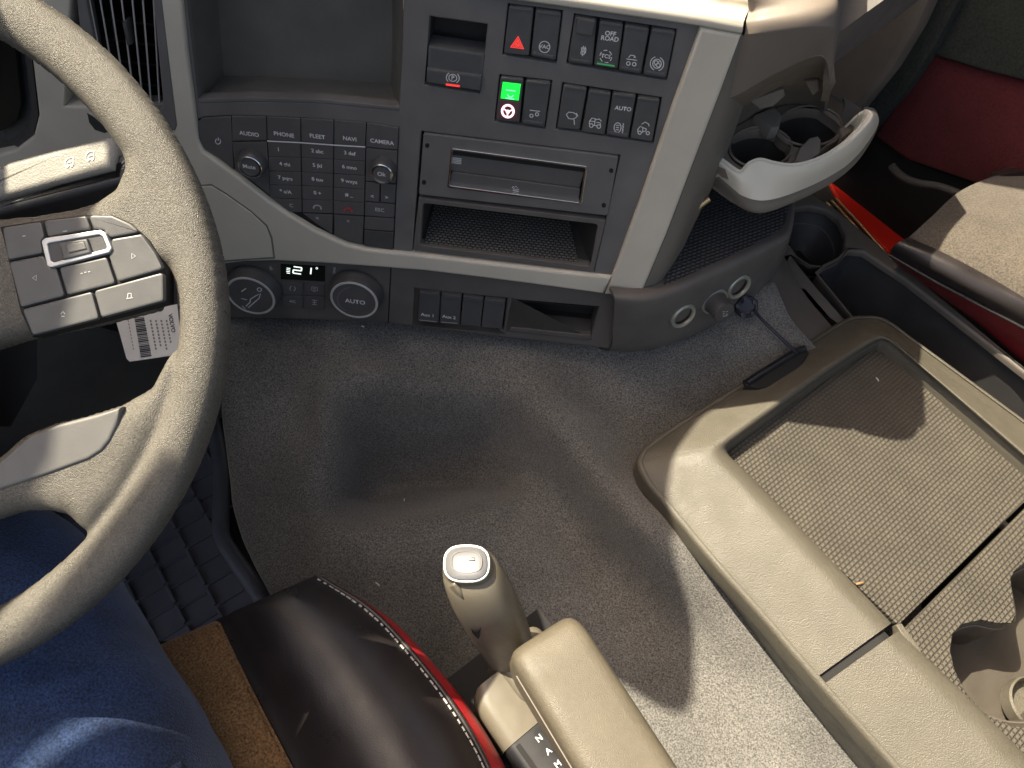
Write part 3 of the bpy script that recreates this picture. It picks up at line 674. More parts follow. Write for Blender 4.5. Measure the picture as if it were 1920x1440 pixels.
surf('socket_wall', [[p + Vector((-.004, .012, -.002)) for p in top], top, [mixp(a_, b_, .1) + Vector((.002, -.004, 0)) for a_, b_ in zip(top, bot)], [mixp(a_, b_, .55) + Vector((.001, -.002, 0)) for a_, b_ in zip(top, bot)], bot, [p + Vector((-.01, .02, -.03)) for p in bot]], 'dash_low', dash, 4, 4, .005)
# solid end of the dash behind the pod
bm = bmesh.new(); fr = [E_(1330, 75, -.10), E_(1560, 70, -.10), E_(1550, 130, -.17), E_(1310, 190, -.17)]
hexa(bm, fr, [p + Vector((.13 if k in (1, 2) else -.05, .16, 0)) for k, p in enumerate(fr)])
box_bm(bm, (.05, 1.0, .59), .50, .36, .56)
obj('dash_end_core', bm, 'dash', dash)
# three sockets on that wall
def wall_frame(px, py):
    best = None
    for i in range(len(top) - 1):
        for j in range(41):
            for k in range(21):
                q = mixp(mixp(top[i], top[i + 1], j / 40), mixp(bot[i], bot[i + 1], j / 40), k / 20)
                c = M.transposed() @ (q - EYE); u, v = c.x / c.z * FPX + 960, c.y / c.z * FPX + 720
                e = (u - px) ** 2 + (v - py) ** 2
                if best is None or e < best[0]: best = (e, q, (top[i + 1] - top[i]).normalized(), (bot[i] - top[i]).normalized())
    n_ = best[2].cross(best[3])
    if n_.dot(EYE - best[1]) < 0: n_ = -n_
    return best[1], n_.normalized(), best[2]
for x, y in ((1275, 586), (1380, 534)):
    c, n_, e_ = wall_frame(x, y); n2 = (n_ + (EYE - c).normalized() * .15).normalized()
    s = lathe('power_socket', c + n2 * .004, n2, [(.0165, -.004), (.0165, .002), (.0150, .0035), (.0122, .0028), (.0115, .001), (.0115, -.012)], 'socket', dash, 36, e_, close=False)
    lathe('socket_bore', c + n2 * .004, n2, [(.0115, .0008), (.0108, -.02), (.001, -.022)], 'socket_in', s, 28, e_)
c, n_, e_ = wall_frame(1336, 562); n2 = (n_ + (EYE - c).normalized() * .3 + Vector((.1, -.25, 0))).normalized()
s = lathe('cigarette_lighter', c + n2 * .002, n2, [(.0165, -.004), (.0165, .003), (.0140, .005), (.0130, .012), (.0135, .020), (.0122, .0245), (.0, .0252)], 'dark', dash, 36, e_)
lathe('socket_ring', c + n2 * .002, n2, [(.0172, -.003), (.0172, .003), (.0160, .0048), (.0142, .0044), (.0142, -.003)], 'socket', s, 36, e_, close=True)
pl_ = Plane(c + n2 * .0276, n2, e_); x_, y_ = 1344, 572
c2 = M.transposed() @ (pl_.p - EYE); x_, y_ = c2.x / c2.z * FPX + 960, c2.y / c2.z * FPX + 720
icon('lighter_symbol', [[(x_ - 5, y_ - 3), (x_ - 1, y_ - 4)], [(x_ - 5, y_ + 1), (x_ - 1, y_)], [(x_ + 1, y_ - 3), (x_ + 5, y_ - 4)], [(x_ + 1, y_ + 2), (x_ + 5, y_ + 1)], [(x_ - 5, y_ + 5), (x_ + 4, y_ + 4)]], 1.2, pl_, .0003, 'print_dim', s)
tube('drawer_stop_pin', [P0(1302, 393, -.045), P0(1330, 372, -.05)], .0032, 'brass', dash, 12)
# ---------------------------------------------------------------- pull-out cup holder drawer
ch = thing('cup_holder', at_h(1460, 320, .66), 'light grey two-cup drawer pulled out of the right end of the dashboard', 'cup holder')
CP = level(.72)
cupL = circ(1424, 280, 58, 38, 28)[:-1]; cupR = circ(1516, 240, 60, 37, 28)[:-1]
ol = [(1338, 296), (1350, 262), (1372, 238), (1410, 222), (1465, 196), (1500, 194), (1535, 203), (1568, 226), (1580, 238), (1592, 236), (1575, 258), (1525, 292), (1470, 307), (1430, 301), (1410, 312), (1385, 325), (1360, 315)]
prism('drawer_insert', ol, CP, 0, .012, 'pod', ch, .002, holes=[cupL, cupR])
for c_, nm in ((cupL, 0), (cupR, 1)):
    a = [CP.at(x, y, -.003) for x, y in c_]; ce = sum(a, Vector()) / len(a)
    b = [ce + (p - ce) * .86 + Vector((.004, -.002, -.042)) for p in a]
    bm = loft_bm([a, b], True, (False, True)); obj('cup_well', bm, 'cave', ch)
    t_ = tube_bm(bmesh.new(), [ce + (p - ce) * 1.01 + Vector((0, 0, .003)) for p in a], .0014, 6, True); obj('cup_rim', t_, 'pod', ch, 60)
# light outer shell: front wall with its wavy top, thick enough to read as a moulding
Ft = [(1335, 294), (1357, 311), (1380, 327), (1392, 326), (1406, 312), (1424, 304), (1448, 310), (1475, 315), (1500, 314), (1530, 305), (1560, 291), (1590, 271), (1615, 248), (1634, 226), (1637, 212), (1626, 205), (1612, 210)]
Fi = [(1340, 288), (1362, 303), (1383, 318), (1390, 317), (1402, 304), (1424, 297), (1450, 303), (1476, 307), (1500, 305), (1527, 297), (1553, 284), (1580, 265), (1603, 243), (1620, 224), (1624, 215), (1618, 211), (1606, 219)]
Fb = [(1336, 322), (1358, 341), (1382, 361), (1397, 369), (1412, 374), (1430, 376), (1452, 373), (1476, 366), (1500, 357), (1530, 344), (1560, 328), (1590, 308), (1617, 280), (1642, 244), (1648, 224), (1640, 208), (1620, 204)]
Fl = [(1334, 344), (1354, 362), (1376, 381), (1390, 390), (1405, 397), (1424, 400), (1446, 396), (1472, 386), (1498, 375), (1528, 360), (1556, 344), (1584, 322), (1608, 297), (1632, 258), (1640, 236), (1634, 216), (1616, 210)]
hx_ = [.722, .721, .720, .721, .727, .730, .730, .730, .731, .732, .733, .735, .738, .742, .744, .744, .742]
rt = [at_h(x, y, h) for (x, y), h in zip(Ft, hx_)]; ri = [at_h(x, y, h) for (x, y), h in zip(Fi, hx_)]
rb = [at_h(x, y, .700) for x, y in Fb]; rl = [at_h(x, y, .682) for x, y in Fl]
rim = [a.lerp(b, .5) + Vector((0, 0, .0008)) for a, b in zip(rt, ri)]
inn = [p + Vector((-.004, .004, -.022)) for p in ri]
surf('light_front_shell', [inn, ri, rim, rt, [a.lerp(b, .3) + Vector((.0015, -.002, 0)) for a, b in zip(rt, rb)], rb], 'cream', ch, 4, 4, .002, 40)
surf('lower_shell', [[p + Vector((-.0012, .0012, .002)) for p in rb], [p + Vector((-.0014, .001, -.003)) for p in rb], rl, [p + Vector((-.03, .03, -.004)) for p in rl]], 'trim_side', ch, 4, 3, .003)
for q, h in (([(1490, 302), (1500, 276), (1518, 258), (1534, 254), (1540, 262), (1538, 286), (1515, 303)], .006), ([(1416, 214), (1452, 200), (1466, 214), (1462, 238), (1446, 240)], .010)):
    prism('cup_divider', q, CP, h, h + .004, 'trim_side', ch, .0018)
prism('cup_divider', [(1573, 240), (1612, 212), (1620, 226), (1600, 244), (1580, 258)], CP, .005, .014, 'pod', ch, .003)

# ---------------------------------------------------------------- charger lead
cl = thing('charger_cable', at_h(1400, 580, .475), 'blue-black round socket cap on a thin black cable lying below the sockets', 'cable')
c = at_h(1400, 575, .522)
ax = (EYE - c).normalized() + Vector((.3, -.1, .1)); ax.normalize()
cap = lathe('socket_cap', c, ax, [(.0135, -.008), (.0135, .001), (.0118, .003), (.0105, .0025), (.0095, .0), (.0, -.001)], 'plug', cl, 28)
for k in range(5):
    t_ = 2 * math.pi * k / 5; u = ax.cross(Vector((0, 0, 1))).normalized(); v = ax.cross(u)
    lathe('cap_lug', c + (u * math.cos(t_) + v * math.sin(t_)) * .0108, ax, [(.0034, -.002), (.0034, .0032), (0, .0044)], 'plug', cap, 10)
tube('cap_strap', [c + Vector((-.006, .004, .002)), at_h(1390, 553, .535), at_h(1385, 542, .545)], .0022, 'plug', cl)
tube('cord', smooth_open([c + Vector((.008, -.006, .002)), at_h(1432, 603, .510), at_h(1462, 632, .505), at_h(1494, 662, .495), at_h(1508, 676, .470)], 6), .0019, 'plug', cl)

# ---------------------------------------------------------------- steering wheel (drawn flat in its own plane, then rounded)
WZ = .452
WP = facing(960, 720, WZ); K1 = WZ / FPX
WC = (-290, 605)
def wp(x, y, d=0): return WP.xyz((x - 960) * K1, (720 - y) * K1, d)
def W2(pts): return [Vector(((x - 960) * K1, (720 - y) * K1)) for x, y in pts]
sw = thing('steering_wheel', wp(WC[0], WC[1], -.05), 'grey grained steering wheel with button pods on its spokes', 'steering wheel')
import numpy as np
up_sp = [(-100, 412), (0, 411), (80, 404), (150, 392), (190, 380), (225, 356), (240, 320), (240, 286), (300, 300), (372, 420), (380, 600), (352, 590), (340, 540), (326, 514), (312, 520), (306, 585), (200, 612), (60, 640), (-100, 690)]
lo_sp = [(-100, 900), (0, 860), (55, 812), (110, 790), (170, 776), (230, 758), (290, 724), (330, 650), (352, 690), (325, 800), (255, 925), (190, 1000), (164, 992), (140, 968), (100, 958), (55, 960), (0, 977), (-100, 1020)]
mir = lambda q: [(2 * WC[0] - x, y) for x, y in q]
hub = [(WC[0] - 240, 430), (WC[0] + 240, 420), (WC[0] + 260, 640), (WC[0] + 240, 880), (WC[0] + 150, 1030), (WC[0] - 150, 1030), (WC[0] - 240, 880), (WC[0] - 260, 640)]
def sdpoly(P, X, Y):
    d = np.full(X.shape, 1e9); ins = np.zeros(X.shape, bool); n = len(P)
    for i in range(n):
        (ax, ay), (bx, by) = P[i - 1], P[i]; ex, ey = bx - ax, by - ay; L = ex * ex + ey * ey
        t = np.clip(((X - ax) * ex + (Y - ay) * ey) / L, 0, 1); d = np.minimum(d, np.hypot(X - ax - t * ex, Y - ay - t * ey))
        if ay != by: ins ^= ((ay > Y) != (by > Y)) & (X < (bx - ax) * (Y - ay) / (by - ay) + ax)
    return np.where(ins, d, -d)                      # positive inside
def smax(a, b, k):
    h = np.clip(.5 + .5 * (a - b) / k, 0, 1); return b + (a - b) * h + k * h * (1 - h)
ST = 4.0                                             # grid step in photo px (about 1.6 mm)
gx = np.arange(WC[0] - 730, WC[0] + 731, ST); gy = np.arange(WC[1] - 730, WC[1] + 731, ST)
X, Y = np.meshgrid(gx, gy, indexing='ij')
th = np.arctan2(Y - WC[1], X - WC[0]); c8 = np.abs(np.cos(th)) ** 8
rimd = (54 - 7 * c8) - np.abs(np.hypot(X - WC[0], Y - WC[1]) - (656 + 19 * c8))
body = np.full(X.shape, -1e9)
for q in (up_sp, lo_sp, mir(up_sp), mir(lo_sp), hub): body = np.maximum(body, sdpoly(q, X, Y))
F = smax(rimd, body, 14)
gF = np.gradient(F, ST)
Hr = 50.0; dd = np.clip(F, 0, None)
def hgt(d): q = np.clip(d / Hr, 0, 1); return Hr * np.sqrt(1 - (1 - q) ** 2)
Hh = hgt(dd)
for _ in range(10):                                   # soften the crease where spoke meets rim
    Hs = Hh.copy(); Hs[1:-1, 1:-1] = (Hh[2:, 1:-1] + Hh[:-2, 1:-1] + Hh[1:-1, 2:] + Hh[1:-1, :-2]) / 4
    wgt = np.clip((F - 14) / 20, 0, 1); Hh = Hh * (1 - wgt) + Hs * wgt
bm = bmesh.new(); vt_, vb_ = {}, {}
for i, j in np.argwhere(F > -ST * .75):
    x, y, f_ = X[i, j], Y[i, j], F[i, j]; h_ = Hh[i, j]
    if f_ < ST * .75:
        g0, g1 = gF[0][i, j], gF[1][i, j]; gl = math.hypot(g0, g1) or 1; x -= g0 / gl * f_; y -= g1 / gl * f_
        v = bm.verts.new(wp(x, y, 0)); vt_[(i, j)] = v; vb_[(i, j)] = v
    else:
        vt_[(i, j)] = bm.verts.new(wp(x, y, h_ * K1)); vb_[(i, j)] = bm.verts.new(wp(x, y, -h_ * K1 * .95))
for (i, j) in list(vt_):
    c = [(i, j), (i + 1, j), (i + 1, j + 1), (i, j + 1)]
    k_ = [q for q in c if q in vt_]
    if len(k_) < 3 or (len(k_) == 4 and False): continue
    for D_, fl in ((vt_, 0), (vb_, 1)):
        vv = [D_[q] for q in k_]
        if fl: vv.reverse()
        if all(vt_[q] is vb_[q] for q in k_): continue
        try: bm.faces.new(vv)
        except ValueError: pass
for _ in range(5): bmesh.ops.smooth_vert(bm, verts=bm.verts, factor=.4, use_axis_x=True, use_axis_y=True, use_axis_z=True)
obj('rim', bm, 'wheel', sw, 180)
pad = [(-60, 930), (-60, 895), (0, 864), (55, 816), (110, 795), (180, 777), (226, 763), (220, 795), (206, 826), (190, 846), (165, 862), (80, 893), (0, 919)]
prism('spoke_cover', pad, WP, .0168, .012, 'wheelpad', sw, .002, bseg=4, smooth=50)
hubp = [(WC[0] - 200, 430), (WC[0] + 215, 430), (WC[0] + 245, 640), (WC[0] + 240, 860), (WC[0] + 120, 960), (WC[0] - 120, 960), (WC[0] - 240, 860), (WC[0] - 245, 640)]
prism('horn_pad', hubp, WP, .022, .02, 'wheelpad', sw, .009, r=.03, bseg=4, smooth=50)
podb = [(-4, 424), (75, 412), (160, 402), (210, 402), (246, 418), (280, 450), (308, 502), (309, 566), (190, 598), (58, 632), (36, 585), (2, 440)]
def pod(fx, top):
    b = prism('button_pod', [fx(p) for p in podb], WP, .0172, .012, 'seam', sw, .002)
    for q in ([(3, 426), (77, 414), (84, 443), (77, 452), (81, 475), (13, 488)], [(80, 413), (162, 404), (171, 429), (88, 444)],
              [(164, 403), (209, 403), (244, 419), (263, 435), (206, 446), (193, 431), (174, 428)],
              [(206, 448), (265, 438), (290, 472), (306, 504), (220, 529), (203, 481), (209, 466)],
              [(109, 501), (200, 481), (217, 531), (125, 554)], [(15, 491), (81, 478), (92, 500), (106, 502), (122, 555), (38, 577)],
              [(40, 580), (172, 546), (186, 597), (60, 629)], [(175, 545), (306, 510), (307, 564), (189, 596)]):
        q2 = [fx(p) for p in shrink(q, .7)]
        k = prism('wheel_button', q2, WP, .0195, .004, 'wheelkey', b, .0010, r=.0020)
    fr_ = [fx(p) for p in [(77, 452), (84, 446), (188, 431), (197, 436), (209, 465), (204, 473), (95, 501), (88, 498)]]
    fi = [fx(p) for p in [(88, 456), (185, 439), (192, 443), (200, 463), (197, 467), (100, 492), (95, 489)]]
    bm = bmesh.new(); plate_bm(bm, [fillet(L2(WP, fr_, .0210), .0015), fillet(L2(WP, fi, .0210), .001)], WP, .0210, .004, .0006); obj('scroll_frame', bm, 'silver', b)
    prism('scroll_well', fi, WP, .0199, .003, 'dark', b, 0)
    prism('scroll_wheel', [fx(p) for p in [(110, 455), (162, 447), (171, 474), (119, 487)]], WP, .0220, .004, 'wheelkey', b, .001, bseg=3)
    prism('scroll_wheel_face', [fx(p) for p in [(122, 458), (156, 453), (162, 466), (128, 474)]], WP, .0227, .001, 'wheelpad', b, .0005)
    return b
b = pod(lambda p: p, 0); pod(lambda p: (2 * WC[0] - p[0], p[1]), 0)
for (x, y), ln in {(65, 521): [[(-4, 0), (3, -5), (3, 5), (-4, 0)]], (250, 480): [[(4, 0), (-3, -5), (-3, 5), (4, 0)]], (118, 590): [[(-4, -1), (0, -6), (4, -1)], [(-3, 3), (3, 3)]], (243, 556): [[(-3, -6), (3, -6), (3, 1)], [(-6, 4), (6, 2)], [(-3, -6), (-4, 4)]], (160, 512): [[(-9, 1), (-5, 0)], [(-2, -1), (2, -2)], [(5, -2), (9, -3)]], (122, 434): [[(-4, 0), (4, -1)]], (45, 443): [[(-3, 0), (3, -1)]]}.items():
    icon('button_symbol', [[(x + u, y + v) for u, v in l] for l in ln], 1.4, WP, .0198, 'print_dim', b)

# column, stalk, hanging tag
co = thing('steering_column', wp(-60, 700, -.20), 'dark steering column shroud behind the wheel with a light grey stalk', 'steering column')
rings = []
for z_, y0, y1, x0, x1 in ((.50, 420, 800, -420, 70), (.56, 440, 790, -380, 60), (.66, 520, 800, -300, 40), (.80, 610, 850, -220, 20)):
    rings.append([at_depth(x, y, z_) for x, y in ((x0, y0), (x1 - 40, y0), (x1, y0 + 60), (x1, y1 - 90), (x1 - 50, y1), (x0, y1))])
obj('column_shroud', loft_bm(rings), 'dark', co, 40)
SP = facing(100, 320, .575)
st = prism('stalk', [(-120, 380), (-60, 340), (3, 306), (16, 300), (100, 278), (205, 254), (218, 272), (212, 318), (100, 346), (0, 374), (-120, 400)], SP, .010, .02, 'stalk', co, .005, bseg=4, smooth=50)
prism('stalk_base', [(-120, 400), (0, 374), (100, 348), (214, 321), (222, 288), (237, 294), (250, 324), (240, 340), (120, 372), (0, 402), (-120, 430)], SP, .006, .03, 'dark', st, .004, bseg=3)
for cx, cy in ((130, 304), (169, 292)):
    icon('stalk_symbol', [[(cx + u, cy + v - u * .2) for u, v in l] for l in ([(-8, 6), (-8, -3), (-3, -8), (7, -8), (7, 6), (-8, 6)], [(-4, 0), (4, 0)], circ(-4, 7, 2, 2, 8), circ(4, 7, 2, 2, 8))], 2.0, SP, .0104, 'print', st)
icon('stalk_symbol', [[(230 + u, 303 + v) for u, v in l] for l in ([(-2, 3), (4, -2)], [(0, 10), (5, 6)], [(-2, 14), (2, 12)])], 1.8, SP, .0064, 'print_dim', st)
lathe('ignition_ring', at_depth(228, 352, .63), WN, [(.0125, -.02), (.0125, .0), (.0115, .001), (.0105, 0), (.0105, -.012), (0, -.013)], 'dark', co, 28)

tg = thing('parts_tag', at_depth(280, 640, .56), 'white printed paper tag with barcode hanging behind the wheel spoke', 'tag')
TP = facing(280, 630, .555)
prism('tag_card', [(216, 596), (332, 570), (341, 664), (243, 678), (237, 672)], TP, 0, .0006, 'paper', tg, 0)
text('tag_brand', 'VOLVO', 322, 606, 7.5, TP, .0003, 'ink', tg, rot=-79, bold=.02)
bars = []
x = 0
random.seed(3)
for i in range(24):
    t_ = i / 23; wd = random.choice((1, 1.6, 2.4)); y = 597 + t_ * 72
    bars.append(([(252 + t_ * 12, y), (270 + t_ * 14, y - 2.6)], wd))
bm = bmesh.new()
for ln, wd in bars: strokes_bm(bm, [ln], wd, TP, .0003)
obj('barcode', bm, 'ink', tg, 0, fix=False)
bm = bmesh.new()
for x0, n_ in ((282, 9), (292, 8), (302, 9), (312, 7), (240, 9)):
    for i in range(n_):
        t_ = i / 9; strokes_bm(bm, [[(x0 + t_ * 11, 600 + t_ * 58), (x0 + t_ * 11 + 1.0, 604 + t_ * 58)]], 3.2 if x0 != 240 else 1.6, TP, .0003)
obj('tag_print', bm, 'inkg', tg, 0, fix=False)
prism('tag_mark', circ(272, 582, 5, 4, 10)[:-1], TP, .0004, .0004, 'ink', tg, 0)
tube('tag_string', [at_depth(276, 586, .555), at_depth(270, 540, .56), at_depth(240, 500, .57)], .0008, 'paper', tg)

# ---------------------------------------------------------------- carpeted engine tunnel, floor, rubber mat
import bisect
def lin(x, tab):
    ks = [t[0] for t in tab]; i = max(1, min(len(tab) - 1, bisect.bisect(ks, x))); (a, b), (c, d) = tab[i - 1], tab[i]
    return b + (d - b) * max(0, min(1, (x - a) / (c - a)))
def tun_h(px, py):
    h = lin(py, [(540, .475), (600, .463), (660, .452), (740, .437), (820, .420), (900, .406), (980, .396), (1060, .386), (1160, .372), (1300, .352), (1450, .335), (1700, .30)])
    h += max(-.02, min(.03, (px - 700) / 500 * .02)) * max(0, min(1, (760 - py) / 120))
    bx = (px - 800) / 190; by = (py - 850) / 105
    yl = 992 - (px - 640) * .15; q_ = (py - 715) / (yl - 45 - 715); q_ = max(0, min(1, q_)); q_ = q_ * q_ * (3 - 2 * q_)
    n_ = max(0, min(1, (yl - py) / 48)); n_ = n_ * n_ * (3 - 2 * n_)
    wx = 1 / (1 + math.exp(-(px - 655) / 24)) / (1 + math.exp((px - 940) / 26))
    h -= .105 * q_ * n_ * wx                                          # scooped hollow
    h += .012 * math.exp(-(((py - 1030) / 60) ** 2 + ((px - 780) / 230) ** 2))                  # lip below it
    # crease running right-down from the hollow
    u = ((px - 1040) * .64 + (py - 790) * .77); v = (-(px - 1040) * .77 + (py - 790) * .64)
    h += .055 * math.exp(-(v / 62) ** 2) * (1 / (1 + math.exp(-(u + 80) / 45))) * (1 / (1 + math.exp((u - 380) / 60)))
    h -= .030 * math.exp(-((v - 110) / 70) ** 2) * (1 / (1 + math.exp(-(u + 20) / 40))) * (1 / (1 + math.exp((u - 330) / 60)))
    h += .030 * math.exp(-(((px - 612) / 40) ** 2 + ((py - 830) / 150) ** 2))                   # left shoulder
    h += .018 * math.exp(-(((px - 690) / 60) ** 2 + ((py - 705) / 40) ** 2))
    h += .006 * max(0, min(1, (px - 1250) / 300)) * max(0, min(1, (800 - py) / 150))             # rises to the right
    e_ = px - lin(py, [(700, 1150), (950, 1235), (1120, 1370), (1311, 1535), (1441, 1641), (1700, 1850)]); h += .045 / (1 + math.exp(-(e_ + 70) / 40)) * max(0, min(1, (py - 850) / 150))
    h -= .05 * max(0, (620 - px) / 200) ** 1.5 * max(0, min(1, (py - 700) / 200))              # falls away to the driver's side
    return h
edge = [(520, 392), (600, 400), (650, 405), (720, 408), (790, 413), (880, 425), (950, 432), (1010, 450), (1060, 473), (1110, 500), (1160, 530), (1280, 590), (1440, 650), (1700, 760)]
RIGHT = [(520, 1440), (600, 1475), (660, 1530), (740, 1620), (860, 1700), (1700, 1760)]
ys = [530, 560, 590, 615, 640, 665, 690, 715, 740, 765, 790, 815, 840, 865, 890, 915, 940, 965, 990, 1015, 1040, 1065, 1090, 1115, 1150, 1190, 1230, 1280, 1340, 1400, 1470, 1560, 1700]
rows = []
for y in ys:
    x0 = lin(y, edge); r_ = []
    p0 = at_h(x0 + 4, y, tun_h(x0, y))
    r_ += [p0 + Vector((.03, .01, -.30)), p0 + Vector((.008, 0, -.05)), p0 + Vector((.001, 0, -.014))]
    for k in range(27):
        x = x0 + 8 + (lin(y, RIGHT) - x0) * (k / 26); r_.append(at_h(x, y, tun_h(x, y)))
    rows.append(r_)
bm = surf_bm(rows, 3, 3); thicken(bm, .004)
tun = obj('floor_carpet', bm, 'carpet', None, 180); tag(tun, kind='structure')
bm = bmesh.new(); box_bm(bm, (.2, .6, -.02), 4, 4, .04); fl_ = obj('floor', bm, 'seam', None); tag(fl_, kind='structure')

fm = thing('floor_mat', at_h(330, 1080, .05), 'dark blue-black rubber floor mat with raised grid in the driver footwell', 'floor mat')
FL = level(.06)
mo = [(150, 700), (395, 760), (409, 779), (425, 860), (428, 918), (428, 1001), (455, 1050), (494, 1107), (560, 1220), (700, 1500), (100, 1500), (-200, 1100), (-100, 800)]
prism('mat_base', mo, FL, 0, .01, 'rubber', fm, .002)
lip = [(409, 779), (425, 860), (428, 918), (428, 1001), (455, 1050), (494, 1107), (560, 1220), (700, 1500)]
obj('mat_lip', tube_bm(bmesh.new(), smooth_open([FL.at(x - 13, y, .006) for x, y in lip], 5), .013, 12), 'rubber', fm, 60)
bm = bmesh.new()
# two families of ridges, square to each other on the floor
o_ = FL.uv(350, 1030); a_ = (FL.uv(398, 1140) - FL.uv(310, 970)).normalized(); b_ = Vector((-a_.y, a_.x))
poly_ = L2(FL, mo)
def inside(p, P):
    c = False
    for i in range(len(P)):
        a, b = P[i - 1], P[i]
        if (a.y > p.y) != (b.y > p.y) and p.x < (b.x - a.x) * (p.y - a.y) / (b.y - a.y) + a.x: c = not c
    return c
def ridge(q, dr, ln, wd, ht):
    c = FL.xyz(q.x, q.y, ht / 2); ex = FL.ex * dr.x + FL.ey * dr.y; ey = UPV.cross(ex); box_bm(bm, c, ln, wd, ht, ex, ey)
for i in range(-8, 9):
    for j in range(-14, 14):
        q = o_ + b_ * (i * .047) + a_ * (j * .036)
        if inside(q + a_ * .02, poly_) and inside(q - b_ * .012, poly_) and inside(q + b_ * .012, poly_): ridge(q + a_ * .018, a_, .030, .0045, .007)
        if inside(q + b_ * .03, poly_) and inside(q, poly_): ridge(q + b_ * .0235 + a_ * (.010 if i % 2 else 0), b_, .041, .0022, .004)
bmesh.ops.bevel(bm, geom=list(bm.edges), offset=.0007, segments=1, affect='EDGES')
obj('raised_grid', bm, 'rubber', fm)
# ---------------------------------------------------------------- storage console on the tunnel
CH = .50
cn = thing('center_console', at_h(1500, 1000, .33), 'wide grained grey storage console with ribbed rubber tray and cup recesses', 'console')
SEAM = [(1960, 1760), (1800, 1575), (1686, 1440), (1545, 1283), (1432, 1152), (1346, 1056), (1257, 949), (1220, 906), (1205, 876), (1204, 862), (1222, 836), (1300, 783), (1400, 720), (1490, 666), (1580, 608), (1622, 598), (1660, 605), (1720, 648), (1920, 795), (2150, 965)]
INN = [(2130, 1640), (1965, 1460), (1830, 1322), (1685, 1182), (1560, 1052), (1470, 958), (1415, 900), (1380, 867), (1364, 850), (1364, 838), (1380, 824), (1440, 780), (1520, 722), (1580, 680), (1630, 648), (1646, 640), (1662, 640), (1700, 668), (1918, 857), (2130, 1045)]
def mixl(a, b, t): return [(x * (1 - t) + u * t, y * (1 - t) + v * t) for (x, y), (u, v) in zip(a, b)]
def hp(pts, h): return [at_h(x, y, h) for x, y in pts]
seam = hp(SEAM, .487); inn = hp(INN, .498)
ce = at_h(1600, 950, .49)
def outw(ps, d, dz):
    out = []
    for i, p in enumerate(ps):
        t = (ps[min(i + 1, len(ps) - 1)] - ps[max(i - 1, 0)]); t.z = 0; t.normalize(); n_ = Vector((-t.y, t.x, 0))
        if n_.dot(p - ce) < 0 and i < len(ps): n_ = -n_
        out.append(p + n_ * d + Vector((0, 0, dz)))
    return out
lid_i = 3.15
top_rows = [hp(mixl(SEAM, INN, t), h) for t, h in ((0, .478), (.03, .4815), (.30, .4905), (.62, .502), (.80, .5075), (.90, .507), (.97, .503), (1, .497))] + [outw(hp(INN, .497), -.0022, -.008), outw(hp(INN, .497), -.0035, -.022)]
seam = hp(SEAM, .478)
sub = lambda rows, a, b: [r[a:b] for r in rows]
# the rim is two lids: cut each row at the joint between them
def cut(rows, t0, t1):
    out = []
    for r in rows:
        n = len(r); k0 = int(math.floor(t0)); k1 = int(math.floor(t1)); pts = []
        sm = smooth_open(r, 10); i0 = int(round(t0 * 10)); i1 = int(round(t1 * 10))
        pts = sm[i0:i1 + 1]
        step = 5; q = pts[::step]
        if q[-1] != pts[-1]: q.append(pts[-1])
        out.append(q)
    return out
surf('tray_lid_rim', cut(top_rows, 3.06, 19), 'console', cn, 3, 5, .003, 70)
surf('rear_lid_rim', cut(top_rows, 0, 3.0), 'console', cn, 3, 5, .003, 70)
jr = [[p - Vector((0, 0, .004)) for p in r] for r in cut(top_rows, 2.8, 3.3)]
surf('lid_joint', jr[:6], 'seam', cn, 2, 3, .001, 70)
body_rows = [outw(seam, -.001, -.0010), outw(seam, .0012, -.003), outw(seam, .0005, -.025), outw(seam, -.010, -.05), outw(seam, -.03, -.16)]
surf('console_body', body_rows, 'console', cn, 4, 4, .004, 60)
tube('lid_seam', [p + Vector((0, 0, .0003)) for p in smooth_open(outw(seam, .0002, -.0008), 4)], .0009, 'trim_side', cn, 6)
# rubber trays
e0, e1 = at_h(1378, 866, .484), at_h(1690, 1180, .484); dv = e0 - e1
angT = math.atan2(dv.y, dv.x)
MT['traymat'] = mat_cells('ribbed_tray_rubber', (.080, .071, .056), (.038, .033, .026), .0060, .0047, .0014, -(angT + math.pi / 2), .55, .5, .9)
TR = level(.480)
front = [(1364, 838), (1380, 824), (1440, 780), (1520, 722), (1580, 680), (1630, 648), (1646, 640), (1662, 640), (1700, 668), (1918, 857), (2140, 1050)]
tray1 = [(1693, 1172), (1560, 1050), (1420, 905), (1378, 866)] + front + [(2095, 775 + 0)][0:0]
split_a, split_b = (1693, 1172), (1925, 938)
prism('tray_rubber', [(1685, 1172), (1555, 1048), (1414, 905), (1372, 866), (1358, 846), (1376, 820), (1440, 774), (1520, 716), (1580, 674), (1630, 642), (1662, 634), (1706, 666), (1925, 853), (1980, 902), (1919, 943)], TR, 0, .006, 'traymat', cn, .001, smooth=20)
clov = [(1895, 1085), (1903, 1070), (1925, 1052), (1990, 1030), (2040, 1060), (2070, 1130), (2060, 1250), (2020, 1340), (1960, 1365), (1900, 1362), (1850, 1340), (1812, 1300), (1790, 1255), (1782, 1220), (1786, 1190), (1805, 1170), (1840, 1162), (1872, 1168), (1897, 1168), (1905, 1152), (1900, 1120)]
prism('cup_tray_rubber', [(1695, 1180), (1928, 948), (1990, 908), (2300, 1180), (2300, 1800), (2180, 1700), (2010, 1510), (1900, 1402), (1760, 1262), (1727, 1235)], TR, 0, .006, 'traymat', cn, .001, smooth=20, holes=[clov])
prism('tray_underside', [(1250, 950), (1230, 850), (1620, 620), (1900, 800), (2300, 1150), (2300, 1800), (1900, 1700), (1500, 1240)], level(.385), 0, .2, 'seam', cn, 0)
